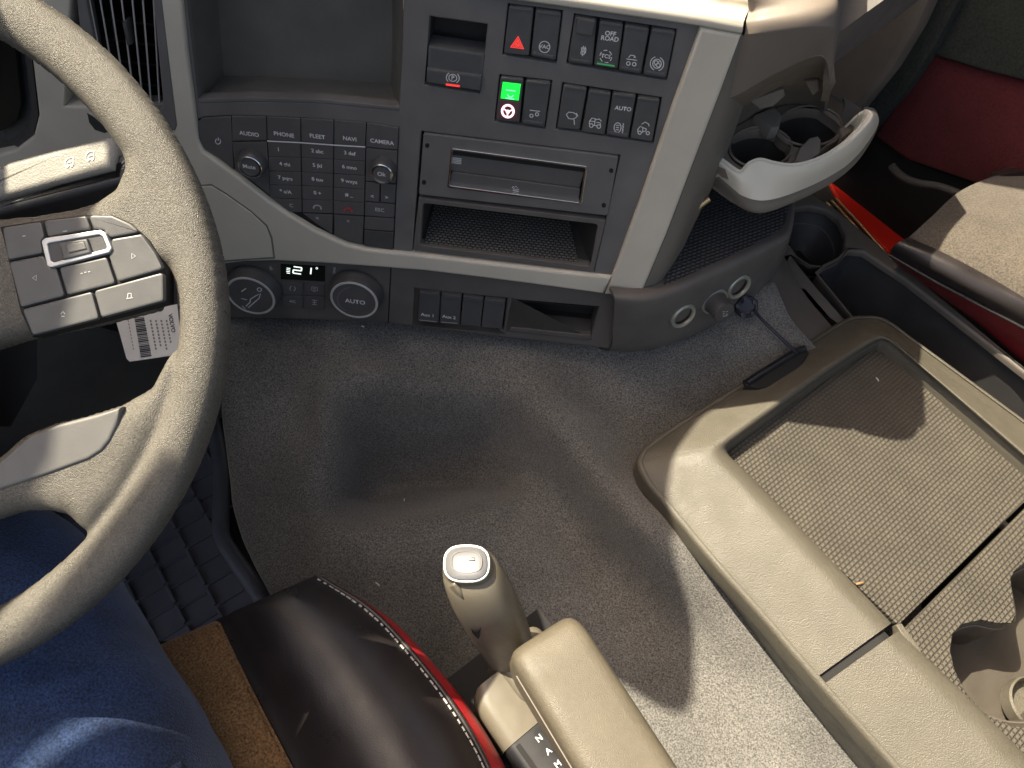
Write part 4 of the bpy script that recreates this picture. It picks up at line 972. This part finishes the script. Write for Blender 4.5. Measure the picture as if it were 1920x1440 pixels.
a = [TR.at(x, y, -.001) for x, y in smooth_closed([Vector(p) for p in clov], 3)]; ce2 = sum(a, Vector()) / len(a)
bm = loft_bm([a, [ce2 + (p - ce2) * .93 + Vector((0, 0, -.018)) for p in a], [ce2 + (p - ce2) * .90 + Vector((0, 0, -.020)) for p in a], [ce2 + (p - ce2) * .84 + Vector((0, 0, -.085)) for p in a]], True, (False, True))
obj('cup_recess', bm, 'recess', cn, 60)
cc = at_h(1900, 1290, .425)
lathe('cup_insert', cc + Vector((.024, -.012, -.02)), UPV, [(.028, 0), (.028, .016), (.0262, .018), (.0245, .015), (.0240, .002), (0, .002)], 'console', cn, 36)
tube('cup_step', [p + Vector((0, 0, .0006)) for p in [ce2 + (p - ce2) * .915 + Vector((0, 0, -.019)) for p in a]], .0012, 'binrim', cn, 6, True)
prism('lid_catch', [(1679, 1171), (1691, 1168), (1729, 1219), (1726, 1236), (1718, 1232)], level(.500), 0, .014, 'console', cn, .0015)
# black pull latch at the front edge
LT = level(.488)
hd = prism('lid_latch', [(1397, 722), (1405, 714), (1494, 657), (1508, 653), (1517, 660), (1506, 680), (1470, 716), (1450, 726), (1420, 728)], LT, .006, .016, 'seam', cn, .001)
obj('latch_bar', tube_bm(bmesh.new(), [LT.at(x, y, .004) for x, y in ((1399, 720), (1420, 706), (1495, 659), (1508, 655))], .0055, 12), mat('gloss_black', (.012, .012, .013), .22), cn, 60)

# ---------------------------------------------------------------- bin console beyond it
sb = thing('storage_bin', at_h(1650, 560, .33), 'long dark storage bin with a round cup hole between dash and passenger seat', 'storage bin')
BN = level(.47)
cuph = [(1473, 430), (1477, 405), (1492, 390), (1520, 386), (1552, 394), (1574, 412), (1586, 440), (1584, 465), (1568, 485), (1545, 496), (1520, 494), (1498, 480), (1480, 456)]
binh = [(1536, 512), (1548, 500), (1575, 487), (1592, 470), (1620, 472), (1700, 525), (1930, 705), (2100, 840), (2100, 1000), (1900, 900), (1700, 720), (1600, 590)]
slt = [(1464, 490), (1480, 484), (1492, 500), (1520, 535), (1612, 640), (1600, 650), (1560, 620), (1500, 550)]
prism('bin_top', [(1455, 520), (1448, 470), (1452, 380), (1470, 350), (1500, 357), (1530, 366), (1570, 392), (1660, 468), (1930, 694), (2160, 885), (2160, 1100), (1900, 1000), (1640, 740), (1560, 650)], BN, 0, .010, 'binrim', sb, .004, holes=[cuph, binh, slt], bseg=3, smooth=50)
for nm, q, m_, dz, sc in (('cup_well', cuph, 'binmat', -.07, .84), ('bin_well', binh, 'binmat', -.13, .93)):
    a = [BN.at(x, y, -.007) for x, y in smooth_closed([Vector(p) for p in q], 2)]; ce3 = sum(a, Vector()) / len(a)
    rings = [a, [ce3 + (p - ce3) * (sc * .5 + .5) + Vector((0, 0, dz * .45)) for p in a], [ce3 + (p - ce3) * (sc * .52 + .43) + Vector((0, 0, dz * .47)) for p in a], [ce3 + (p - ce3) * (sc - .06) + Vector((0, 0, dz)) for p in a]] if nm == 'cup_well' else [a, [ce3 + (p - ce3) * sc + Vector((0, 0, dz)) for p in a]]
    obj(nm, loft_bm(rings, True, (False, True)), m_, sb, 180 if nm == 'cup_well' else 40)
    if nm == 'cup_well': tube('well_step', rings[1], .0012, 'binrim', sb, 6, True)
prism('slot_floor', [(1440, 470), (1500, 470), (1640, 640), (1600, 680)], BN, -.055, .01, 'seam', sb, 0)
# smooth brown wall panel between carpet and bin
tw = surf('tunnel_panel', [[at_h(1400, 486, .50), at_h(1440, 480, .50), at_h(1470, 480, .478)], [at_h(1392, 540, .49), at_h(1450, 540, .485), at_h(1505, 545, .472)], [at_h(1440, 600, .484), at_h(1505, 605, .478), at_h(1560, 612, .470)], [at_h(1490, 668, .476), at_h(1560, 672, .472), at_h(1620, 672, .468)], [at_h(1560, 730, .47), at_h(1640, 740, .468), at_h(1700, 740, .466)]], 'binrim', sb, 5, 5, .006)

# ---------------------------------------------------------------- passenger seat
ps = thing('passenger_seat', at_h(1900, 560, .2), 'passenger seat with beige fabric cushion, dark leather bolster and red side', 'seat')
A4 = lambda l: [at_h(x, y, h) for x, y, h in l]
surf('seat_fabric', [A4([(1702, 447, .545), (1800, 500, .55), (1925, 570, .55), (2150, 700, .55)]), A4([(1745, 408, .555), (1850, 465, .565), (1960, 520, .57), (2200, 640, .57)]), A4([(1795, 362, .55), (1900, 410, .57), (2020, 460, .575), (2250, 560, .57)]), A4([(1850, 335, .535), (1960, 360, .56), (2080, 400, .565), (2300, 480, .56)]), A4([(1905, 320, .50), (2000, 330, .53), (2120, 350, .54), (2350, 400, .53)])], 'fabric2', ps, 5, 5, .02)
surf('leather_bolster', [A4([(1668, 478, .515), (1740, 520, .52), (1830, 568, .52), (1925, 622, .52), (2150, 748, .52)]), A4([(1672, 466, .532), (1745, 503, .54), (1835, 550, .54), (1930, 597, .54), (2160, 720, .54)]), A4([(1684, 455, .544), (1755, 484, .552), (1845, 530, .552), (1940, 580, .552), (2165, 705, .552)]), A4([(1704, 445, .547), (1770, 474, .554), (1860, 522, .554), (1955, 578, .554), (2175, 700, .554)])], 'leather', ps, 5, 5, .01)
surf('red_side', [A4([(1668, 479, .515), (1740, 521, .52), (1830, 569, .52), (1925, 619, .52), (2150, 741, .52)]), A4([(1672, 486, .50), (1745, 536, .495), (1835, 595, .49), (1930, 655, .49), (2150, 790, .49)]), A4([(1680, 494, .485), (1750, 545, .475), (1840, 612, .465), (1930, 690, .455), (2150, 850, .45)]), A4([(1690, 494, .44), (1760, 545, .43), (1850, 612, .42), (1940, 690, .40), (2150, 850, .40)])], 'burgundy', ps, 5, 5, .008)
tube('seam_piping', smooth_open(A4([(1668, 478, .518), (1740, 520, .523), (1830, 568, .523), (1925, 618, .523), (2150, 740, .523)]), 5), .0022, 'leather', ps)
surf('seat_corner', [A4([(1850, 338, .52), (1885, 326, .53), (1930, 322, .53)]), A4([(1860, 322, .50), (1895, 312, .51), (1930, 308, .51)]), A4([(1880, 318, .45), (1905, 306, .45), (1940, 300, .45)])], 'leather', ps, 4, 4, .01)
bm = bmesh.new(); box_bm(bm, at_h(2050, 560, .25), .38, .38, .36, Vector((.7, .7, 0)), Vector((-.7, .7, 0))); obj('seat_base', bm, 'dark', ps)

# ---------------------------------------------------------------- passenger door, step and dark footwell
dr = thing('passenger_door', (.85, .95, .0), 'passenger door lined in green-black and dark red cloth with grey-brown pillar', 'door')
DN = Vector((-.72, -.69, 0)); DP = Plane((.80, .80, .5), DN, (.69, -.72, 0))
prism('pillar_trim', [(1540, -160), (1790, -160), (1752, -20), (1718, 55), (1670, 135), (1610, 210), (1560, 250), (1500, 250)], DP, .06, .03, 'pod', dr, .01)
prism('door_seal', [(1790, -160), (1850, -160), (1800, 0), (1752, 90), (1700, 170), (1640, 240), (1560, 330), (1540, 260), (1610, 215), (1672, 138), (1720, 57), (1755, -18)], DP, .035, .04, 'door_dark', dr, .006)
prism('dark_cloth', [(1840, -160), (2400, -160), (2400, 300), (1920, 152), (1840, 132), (1740, 100), (1790, 0)], DP, .02, .03, 'door_dark', dr, .004)
prism('red_cloth', [(1742, 98), (1840, 130), (1920, 150), (2400, 296), (2400, 500), (1920, 330), (1830, 345), (1700, 300), (1640, 255), (1690, 180)], DP, .012, .03, 'door_red', dr, .004)
prism('lower_lining', [(1400, 200), (1640, 230), (1700, 300), (1830, 345), (2400, 500), (2400, 900), (1400, 700)], DP, 0, .03, 'seam', dr, .002)
bm = bmesh.new(); box_bm(bm, DP.p + DN.normalized() * -.03 + Vector((0, 0, .42)), 2.6, .05, .66, DP.ex, DN.normalized()); obj('upper_lining', bm, 'door_dark', dr)
tube('wiring_cable', smooth_open([DP.at(1672, 312, .03), DP.at(1690, 330, .04), DP.at(1720, 343, .05), DP.at(1760, 350, .06), DP.at(1800, 365, .07), DP.at(1830, 385, .07)], 5), .006, 'dark', dr)
sr = thing('door_step', at_h(1640, 410, .20), 'glossy red step plate lit by sun beside the passenger seat', 'step')
RS = level(.30)
prism('step_plate', [(1553, 335), (1572, 345), (1625, 378), (1672, 402), (1700, 420), (1780, 480), (1740, 540), (1655, 462), (1618, 425), (1575, 380)], RS, 0, .02, 'step_red', sr, .003)
for k in range(3):
    o2 = k * 9; tube('kick_strip', [RS.at(1568 - o2, 372 + o2 * .4, .004), RS.at(1612 - o2, 420 + o2 * .4, .004), RS.at(1668 - o2, 482 + o2 * .4, .004)], .0022, 'brass', sr)
prism('step_well', [(1480, 330), (1553, 330), (1668, 470), (1740, 560), (1600, 560)], RS, -.006, .02, 'seam', sr, 0)
tube('step_edge', [RS.at(1686, 412, .01), RS.at(1715, 430, .01)], .0025, 'brass', sr)

# ---------------------------------------------------------------- driver's seat
ds = thing('driver_seat', at_h(620, 1350, .2), 'black leather driver seat with tan fabric centre, red piped side and stitching', 'seat')
Lc = [(388, 1176), (405, 1172), (470, 1296), (548, 1444), (640, 1620), (760, 1850)]
Rc = [(590, 1082), (612, 1083), (720, 1166), (818, 1277), (885, 1376), (918, 1444), (975, 1600), (1060, 1850)]
def res(p, n):
    d = [0]
    for i in range(1, len(p)): d.append(d[-1] + math.dist(p[i], p[i - 1]))
    out = []
    for k in range(n):
        t = d[-1] * k / (n - 1); i = max(1, min(len(p) - 1, bisect.bisect(d, t))); f_ = (t - d[i - 1]) / (d[i] - d[i - 1]); out.append((p[i - 1][0] + (p[i][0] - p[i - 1][0]) * f_, p[i - 1][1] + (p[i][1] - p[i - 1][1]) * f_))
    return out
NL = 9
LL = res([(408, 1170)] + Lc[2:], NL); RRr = res([(602, 1084), (650, 1108), (720, 1166), (818, 1277), (885, 1376), (918, 1444), (975, 1600), (1060, 1850)], NL)
rows = []
prof = [(0, .585), (.12, .592), (.3, .612), (.5, .622), (.7, .620), (.88, .608), (1, .588)]
for (lx, ly), (rx, ry) in zip(LL, RRr):
    rows.append([at_h(lx + (rx - lx) * s, ly + (ry - ly) * s - 22 * math.sin(math.pi * s) * 0, h) for s, h in prof])
fwd_ = (rows[0][3] - rows[1][3]); fwd_.z = 0; fwd_.normalize()
front_rows = [[p - UPV * .14 + fwd_ * .0 for p in rows[0]], [p - UPV * .06 + fwd_ * .012 for p in rows[0]], [p - UPV * .018 + fwd_ * .010 for p in rows[0]]]
rows[0] = [p - UPV * .003 for p in rows[0]]
surf('leather_bolster', front_rows + rows, 'leather', ds, 5, 5, .008, 180)
# red side with its seam
seam_r = [r[-1] for r in rows]
def side(t, dz): return [p + Vector((.7, .0, 0)).normalized() * t + Vector((0, 0, dz)) for p in seam_r]
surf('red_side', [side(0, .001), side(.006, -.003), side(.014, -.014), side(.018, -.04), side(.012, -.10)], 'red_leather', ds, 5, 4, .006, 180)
sm = smooth_open([p + Vector((-.0035, -.001, .0042)) for p in seam_r], 6)
tube('seam_piping', [p + Vector((.0035, .001, -.0022)) for p in sm], .0022, 'leather', ds)
bm = bmesh.new(); acc = 0
dense = smooth_open(sm, 6); i = 0; Ln = [0]
for a, b in zip(dense, dense[1:]): Ln.append(Ln[-1] + (b - a).length)
t_ = 0
while t_ < Ln[-1] - .006:
    i0 = bisect.bisect(Ln, t_); i1 = bisect.bisect(Ln, t_ + .0042)
    if i1 < len(dense) and i1 > i0: tube_bm(bm, [dense[i0], dense[i1]], .0009, 6)
    t_ += .0062
obj('stitching', bm, 'thread', ds)
FA = [[at_h(x, y, h) for x, y, h in r] for r in (
    [(100, 1310, .575), (240, 1245, .58), (330, 1203, .58), (411, 1170, .584)], [(140, 1420, .59), (300, 1350, .59), (390, 1320, .588), (473, 1298, .587)],
    [(250, 1560, .59), (380, 1500, .59), (470, 1470, .588), (549, 1444, .587)], [(380, 1750, .59), (470, 1700, .59), (560, 1660, .588), (641, 1618, .587)], [(450, 1900, .59), (560, 1880, .59), (660, 1870, .588), (760, 1850, .587)])]
ff = [[p - UPV * .12 for p in FA[0]], [p - UPV * .03 + fwd_ * .004 for p in FA[0]]]
surf('fabric_center', ff + FA, 'fabric', ds, 5, 5, .01, 180)
tube('center_seam', smooth_open([r[-1] + Vector((0, 0, .001)) for r in FA], 5), .0013, 'fabric', ds, 6)
bm = bmesh.new(); box_bm(bm, at_h(560, 1620, .27), .30, .34, .38); obj('seat_base', bm, 'seam', ds)
# fold-down armrest
def ring_at(c, ex, ey, w_, h_, r, n=5):
    p = fillet([Vector((-w_ / 2, -h_ / 2)), Vector((w_ / 2, -h_ / 2)), Vector((w_ / 2, h_ / 2)), Vector((-w_ / 2, h_ / 2))], r, n)
    return [c + ex * q.x + ey * q.y for q in p]
AH = .665
f0 = at_h(1022, 1206, AH); f1 = at_h(1200, 1490, AH); ad = (f0 - f1); ad.z = 0; ad.normalize(); ax_ = Vector((ad.y, -ad.x, 0))
wl_, wr_ = at_h(966, 1250, AH), at_h(1110, 1180, AH); WD = abs((wr_ - wl_).dot(ax_)) * .97
mid = (wl_ + wr_) / 2
cA = lambda s: f0 + ax_ * ((mid - f0).dot(ax_)) + ad * s
HT = .060; rings = []
for s, k in ((.010, .55), (.007, .80), (.001, .94), (-.008, 1), (-.02, 1), (-.08, 1), (-.2, 1), (-.34, 1)):
    c = cA(s) - UPV * (HT / 2)
    rings.append(ring_at(c, ax_, UPV, WD * (k * .5 + .5) if s > -.005 else WD, HT * k, min(.013, HT * k * .3)))
ar = obj('armrest', loft_bm(rings), 'arm', ds, 60)
q = [cA(-.115) - ax_ * (WD / 2 + .0006) - UPV * z_ + ad * y_ for y_, z_ in ((0, .026), (-.014, .024), (-.014, .056), (0, .056))]
bm = bmesh.new(); va = [bm.verts.new(p) for p in q]; vb = [bm.verts.new(p + ax_ * .006) for p in q]; bm.faces.new(va); [bm.faces.new((va[i - 1], va[i], vb[i], vb[i - 1])) for i in range(4)]
obj('armrest_slot', bm, 'seam', ar)
tube('armrest_seam', [cA(s) - ax_ * (WD / 2 + .0002) - UPV * .020 for s in (-.006, -.05, -.12, -.34)], .0008, 'pod', ar, 6)

# ---------------------------------------------------------------- gear selector beside the seat
gs = thing('gear_selector', at_depth(960, 1420, .78), 'cream gear lever with silver cap rising from a dark selector housing', 'gear lever')
ctr = [(877, 1060, .585, 46, 37), (883, 1074, .588, 53, 44), (893, 1095, .594, 57, 47), (906, 1121, .604, 59, 48), (920, 1149, .617, 57, 46), (935, 1178, .633, 54, 43), (948, 1205, .65, 50, 40), (960, 1232, .668, 45, 36), (970, 1260, .688, 38, 30), (977, 1285, .705, 34, 28)]
def se(a): return math.copysign(abs(math.cos(a)) ** .75, math.cos(a)), math.copysign(abs(math.sin(a)) ** .75, math.sin(a))
def lring(x, y, z, rx, ry, k=1.0, up_=0):
    out = []
    for q in range(32):
        cx_, sy_ = se(2 * math.pi * q / 32)
        out.append(at_depth(x + rx * k * cx_, y + ry * k * sy_, z - (.62 * ry * k * sy_ + .20 * rx * k * cx_) * z / FPX - up_))
    return out
rings = [lring(*c) for c in ctr]
g = [smooth_open([r[k] for r in rings], 4) for k in range(32)]
body_r = [[g[k][j] for k in range(32)] for j in range(len(g[0]))]
x_, y_, z_, a_x, a_y = ctr[0]
tops = [lring(x_ - 2, y_ - 3, z_, a_x, a_y, .84, .0065), lring(x_ - 1, y_ - 2, z_, a_x, a_y, .93, .0048), lring(x_, y_, z_, a_x, a_y, .985, .002)]
lv = obj('lever_grip', loft_bm(tops + body_r), 'knob', gs, 180)
cap_r = [lring(x_ - 2, y_ - 3, z_, a_x, a_y, .90, .0052), lring(x_ - 2, y_ - 3, z_, a_x, a_y, .88, .0066), lring(x_ - 2, y_ - 4, z_, a_x, a_y, .80, .0080), lring(x_ - 2, y_ - 4, z_, a_x, a_y, .55, .0098), lring(x_ - 2, y_ - 4, z_, a_x, a_y, .25, .0105)]
cp = obj('grip_cap', loft_bm(cap_r, True, (False, True)), 'knobcap', lv, 180)
obj('cap_edge', tube_bm(bmesh.new(), lring(x_ - 2, y_ - 3, z_, a_x, a_y, .91, .0055), .0010, 8, True), 'silver', lv, 60)
obj('cap_inset', tube_bm(bmesh.new(), lring(x_ - 2, y_ - 6, z_, a_x * .62, a_y * .55, 1, .0092), .0005, 6, True), 'inkg', lv, 60)
obj('side_seam', tube_bm(bmesh.new(), [at_depth(x + rx * .62, y + ry * .72, z - (.62 * ry * .72 + .2 * rx * .62) * z / FPX - .0008) for x, y, z, rx, ry in ctr[2:]], .0006, 6), 'pod', lv, 60)
c0 = sum(cap_r[-1], Vector()) / 32; t0 = (cs_g := (at_depth(*ctr[3][:3]) - at_depth(*ctr[0][:3]))).normalized()
CPL = Plane(c0 - t0 * .0006, -t0, WX)
icon('cap_emblem', [[(868, 1050), (877, 1049), (877, 1045), (889, 1044), (889, 1049), (878, 1050)]], 2.4, CPL, .0006, 'inkg', lv)
# finger switch on the left of the grip
trg = [[at_depth(x, y, z) for x, y, z in r] for r in ([(840, 1098, .582), (848, 1122, .588), (860, 1150, .603), (880, 1176, .618)], [(838, 1098, .594), (843, 1125, .602), (855, 1158, .616), (877, 1184, .632)], [(850, 1095, .574), (866, 1118, .577), (880, 1145, .590), (893, 1176, .610)])]
surf('finger_switch', [trg[1], trg[0], trg[2]], 'knob', lv, 5, 4, .004, 180)
obj('switch_gap', surf_bm([[at_depth(x, y, z) for x, y, z in r] for r in ([(883, 1178, .594), (894, 1186, .598), (902, 1176, .594)], [(886, 1188, .600), (897, 1198, .604), (900, 1190, .602)])], 3, 2), 'seam', lv, 60)
# housing
hz = [(905, 1296, .655, 62), (915, 1310, .650, 66), (935, 1335, .652, 66), (965, 1385, .66, 66), (1000, 1445, .67, 66), (1060, 1550, .69, 66)]
hd_ = (at_depth(1000, 1445, .68) - at_depth(915, 1310, .68)); hd_.z = 0; hd_.normalize(); hx2 = Vector((-hd_.y, hd_.x, 0))
if hx2.x < 0: hx2 = -hx2
h0 = at_h(900, 1285, .565)
def hring(s, w_, h_, r=.014): return ring_at(h0 + hd_ * s - UPV * (h_ / 2 - .0) + hx2 * .012, hx2, UPV, w_, h_, min(r, h_ * .4))
ho = obj('selector_housing', loft_bm([hring(.0, .030, .02), hring(.004, .042, .035), hring(.012, .050, .046), hring(.03, .052, .05), hring(.052, .052, .05)]), 'knob', gs, 60)
dk = obj('shift_gate', loft_bm([hring(.0525, .050, .047, .010), hring(.10, .050, .047, .010), hring(.25, .050, .047, .010)]), 'gate', ho, 50)
gp = Plane(h0 + hx2 * .012, UPV, hx2)
obj('gate_groove', box_bm(bmesh.new(), h0 + hd_ * .15 - hx2 * .003 + UPV * .0002, .004, .19, .002, hx2, hd_), 'seam', ho)
for s_, ds_ in (('N', .062), ('A', .074), ('M', .086)):
    q = h0 + hd_ * ds_ + hx2 * .014 ; c2 = M.transposed() @ (q - EYE)
    text('gate_letter', s_, c2.x / c2.z * FPX + 960, c2.y / c2.z * FPX + 720, 11, gp, .0004, 'print', ho, rot=0)
obj('lever_socket', loft_bm([ring_at(h0 + hd_ * .012 + hx2 * .045 - UPV * z_, hx2, hd_, .05 * k, .05 * k, .012) for z_, k in ((-.004, .8), (0, 1), (.05, 1.1))]), 'knob', ho, 60)
bm = bmesh.new(); box_bm(bm, h0 + hd_ * .10 + hx2 * .04 - UPV * .16, .11, .26, .20, hx2, hd_); obj('selector_mount', bm, 'seam', gs)

# ---------------------------------------------------------------- driver's legs in jeans
me = bpy.data.meshes.new('person'); V_ = [(at_h(330, 1900, .60), .10), (at_h(230, 1650, .625), .098), (at_h(120, 1400, .640), .092), (at_h(10, 1180, .650), .084), (at_h(-60, 1060, .64), .074), (at_h(-75, 1020, .52), .062), (at_h(-60, 960, .30), .052), (at_h(-50, 950, .10), .042),
      (at_h(-60, 2000, .62), .13), (at_h(-450, 1900, .60), .10), (at_h(-560, 1500, .64), .09), (at_h(-640, 1150, .65), .078), (at_h(-640, 1100, .50), .06), (at_h(-620, 1050, .12), .042)]
me.from_pydata([v for v, _ in V_], [(0, 1), (1, 2), (2, 3), (3, 4), (4, 5), (5, 6), (6, 7), (0, 8), (8, 9), (9, 10), (10, 11), (11, 12), (12, 13)], [])
po = bpy.data.objects.new('person', me); COL.objects.link(po)
sk = po.modifiers.new('s', 'SKIN'); lay = me.skin_vertices[0].data
for i, (_, r) in enumerate(V_): lay[i].radius = (r, r)
lay[8].use_root = True
sbm = po.modifiers.new('u', 'SUBSURF'); sbm.levels = 4; sbm.render_levels = 4
dg = bpy.context.evaluated_depsgraph_get(); m2 = bpy.data.meshes.new_from_object(po.evaluated_get(dg)); bpy.data.objects.remove(po)
bm = bmesh.new(); bm.from_mesh(m2); bm.normal_update()
for v in bm.verts:
    q = v.co; f_ = noise.noise(q * 9 + Vector((3, 1, 0))) * .004 + abs(noise.noise(Vector((q.x * 14 + q.y * 6, q.y * 16 - q.x * 10, q.z * 8)))) * .006
    t_ = (q - at_h(100, 1400, .64)); al = t_.x * .45 + t_.y * .3
    f_ += .006 * math.sin(34 * (q.x * .8 - q.y * .5) + 3 * noise.noise(q * 6)) * max(0, noise.noise(q * 5 + Vector((7, 2, 1))) + .15)
    v.co += v.normal * f_
pe = obj('person', bm, 'denim', None, 180); tag(pe, 'seated driver seen only as legs in blue denim jeans', 'person')

# ---------------------------------------------------------------- small litter
def crumb(name, x, y, pl, ln, wd, m, lab, cat, a=0):
    bm = bmesh.new(); c = pl.at(x, y, .0012) if isinstance(pl, Plane) else pl
    ex = Vector((math.cos(a), math.sin(a), .15)).normalized(); bm2 = [c + ex * (t - .5) * ln + Vector((0, 0, .0012 * math.sin(t * 5))) for t in (0, .33, .66, 1)]
    tube_bm(bm, bm2, lambda t: wd * (1 - .5 * abs(t - .5)), 6); o = obj(name, bm, m, None, 60); tag(o, lab, cat)
crumb('leaf_crumb', 1612, 1094, TR, .008, .0016, 'crumb', 'tan leaf crumb lying on the lower left of the ribbed tray', 'crumb', .3)
crumb('lint', 1645, 711, TR, .006, .0005, 'lint', 'white lint thread on the shaded far part of the ribbed tray', 'lint', 1.9)
def on_car(x, y): return at_h(x, y, tun_h(x, y) + .003)
crumb('lint', 758, 938, on_car(758, 938), .006, .0006, 'lint', 'pale lint thread in the carpet hollow ahead of the gear lever', 'lint', 1.7)
crumb('lint', 708, 1095, on_car(708, 1095), .006, .0006, 'lint', 'pale lint thread on the carpet between seat bolster and gear lever', 'lint', -.5)
crumb('crumb', 680, 609, on_car(680, 612), .003, .0010, 'lint', 'white speck on carpet under the temperature knob', 'crumb', 0)

# ---------------------------------------------------------------- panels added mostly out of view to block sun, outlines shaped to its patches
_A = Vector((SUN.y, -SUN.x, 0)).normalized(); _B = SUN.cross(_A)
FWD = Vector((-.707, .707, 0)); SCR = .80
def sunpt(a, b, off=0):
    p = _A * a + _B * b; return p + SUN * ((SCR + off - p.dot(FWD)) / SUN.dot(FWD))
EDGE = [(-.9, -.20), (-.3, -.215), (-.06, -.212), (.0, -.218), (.04, -.232), (.10, -.234), (.14, -.238), (.175, -.225), (.20, -.19), (.234, -.168), (.2365, -.295), (.245, -.316), (.262, -.320), (.28, -.316), (.30, -.312), (.335, -.306), (.36, -.298), (.386, -.292), (.41, -.284), (.458, -.279), (.51, -.279), (.545, -.29)]  # blocker's top edge, drawn along the wanted shadow line
WPN = Plane(FWD * SCR, -FWD, (.707, .707, 0))
def wuv(p): q = p - WPN.p; return Vector((q.dot(WPN.ex), q.dot(WPN.ey)))
o_e = [wuv(sunpt(*e)) for e in EDGE]
lowz = [Vector((o_e[-1].x + .02, 0)), Vector((o_e[0].x, 0))]
hole = [wuv(sunpt(*e)) for e in ((.170, -.048), (.197, -.074), (.228, -.102), (.241, -.100), (.215, -.070), (.190, -.045))]  # slit shaped to let sun onto the stalk
bm = bmesh.new(); plate_bm(bm, [o_e + lowz, hole], WPN, 0, .004, 0); SEAT_BLOCK = [(-1.2, -.224), (-.05, -.225), (-.02, -.238), (.03, -.258), (.078, -.280), (.080, -.9), (-1.2, -.9)]  # second panel added to keep sun off the seat and legs
plate_bm(bm, [[wuv(sunpt(*e)) for e in SEAT_BLOCK]], WPN, 0, .004, 0)
DOOR_BLOCK = [(1.03, -.30), (1.7, -.10), (1.7, -1.2), (1.0, -1.2)]  # third panel added to keep sun off the passenger door
plate_bm(bm, [[wuv(sunpt(*e)) for e in DOOR_BLOCK]], WPN, 0, .004, 0)
cs_ = obj('sun_blocker', bm, 'jack', None, 30); tag(cs_, kind='structure')
bm = bmesh.new()
box_bm(bm, FWD * -.35 + Vector((.6, .6, 2.12)), 1.0, 2.1, .04, Vector((.707, .707, 0)), FWD)  # partial roof added over the passenger side to darken the door
rf = obj('roof_shade', bm, 'jack', None, 30); tag(rf, kind='structure')
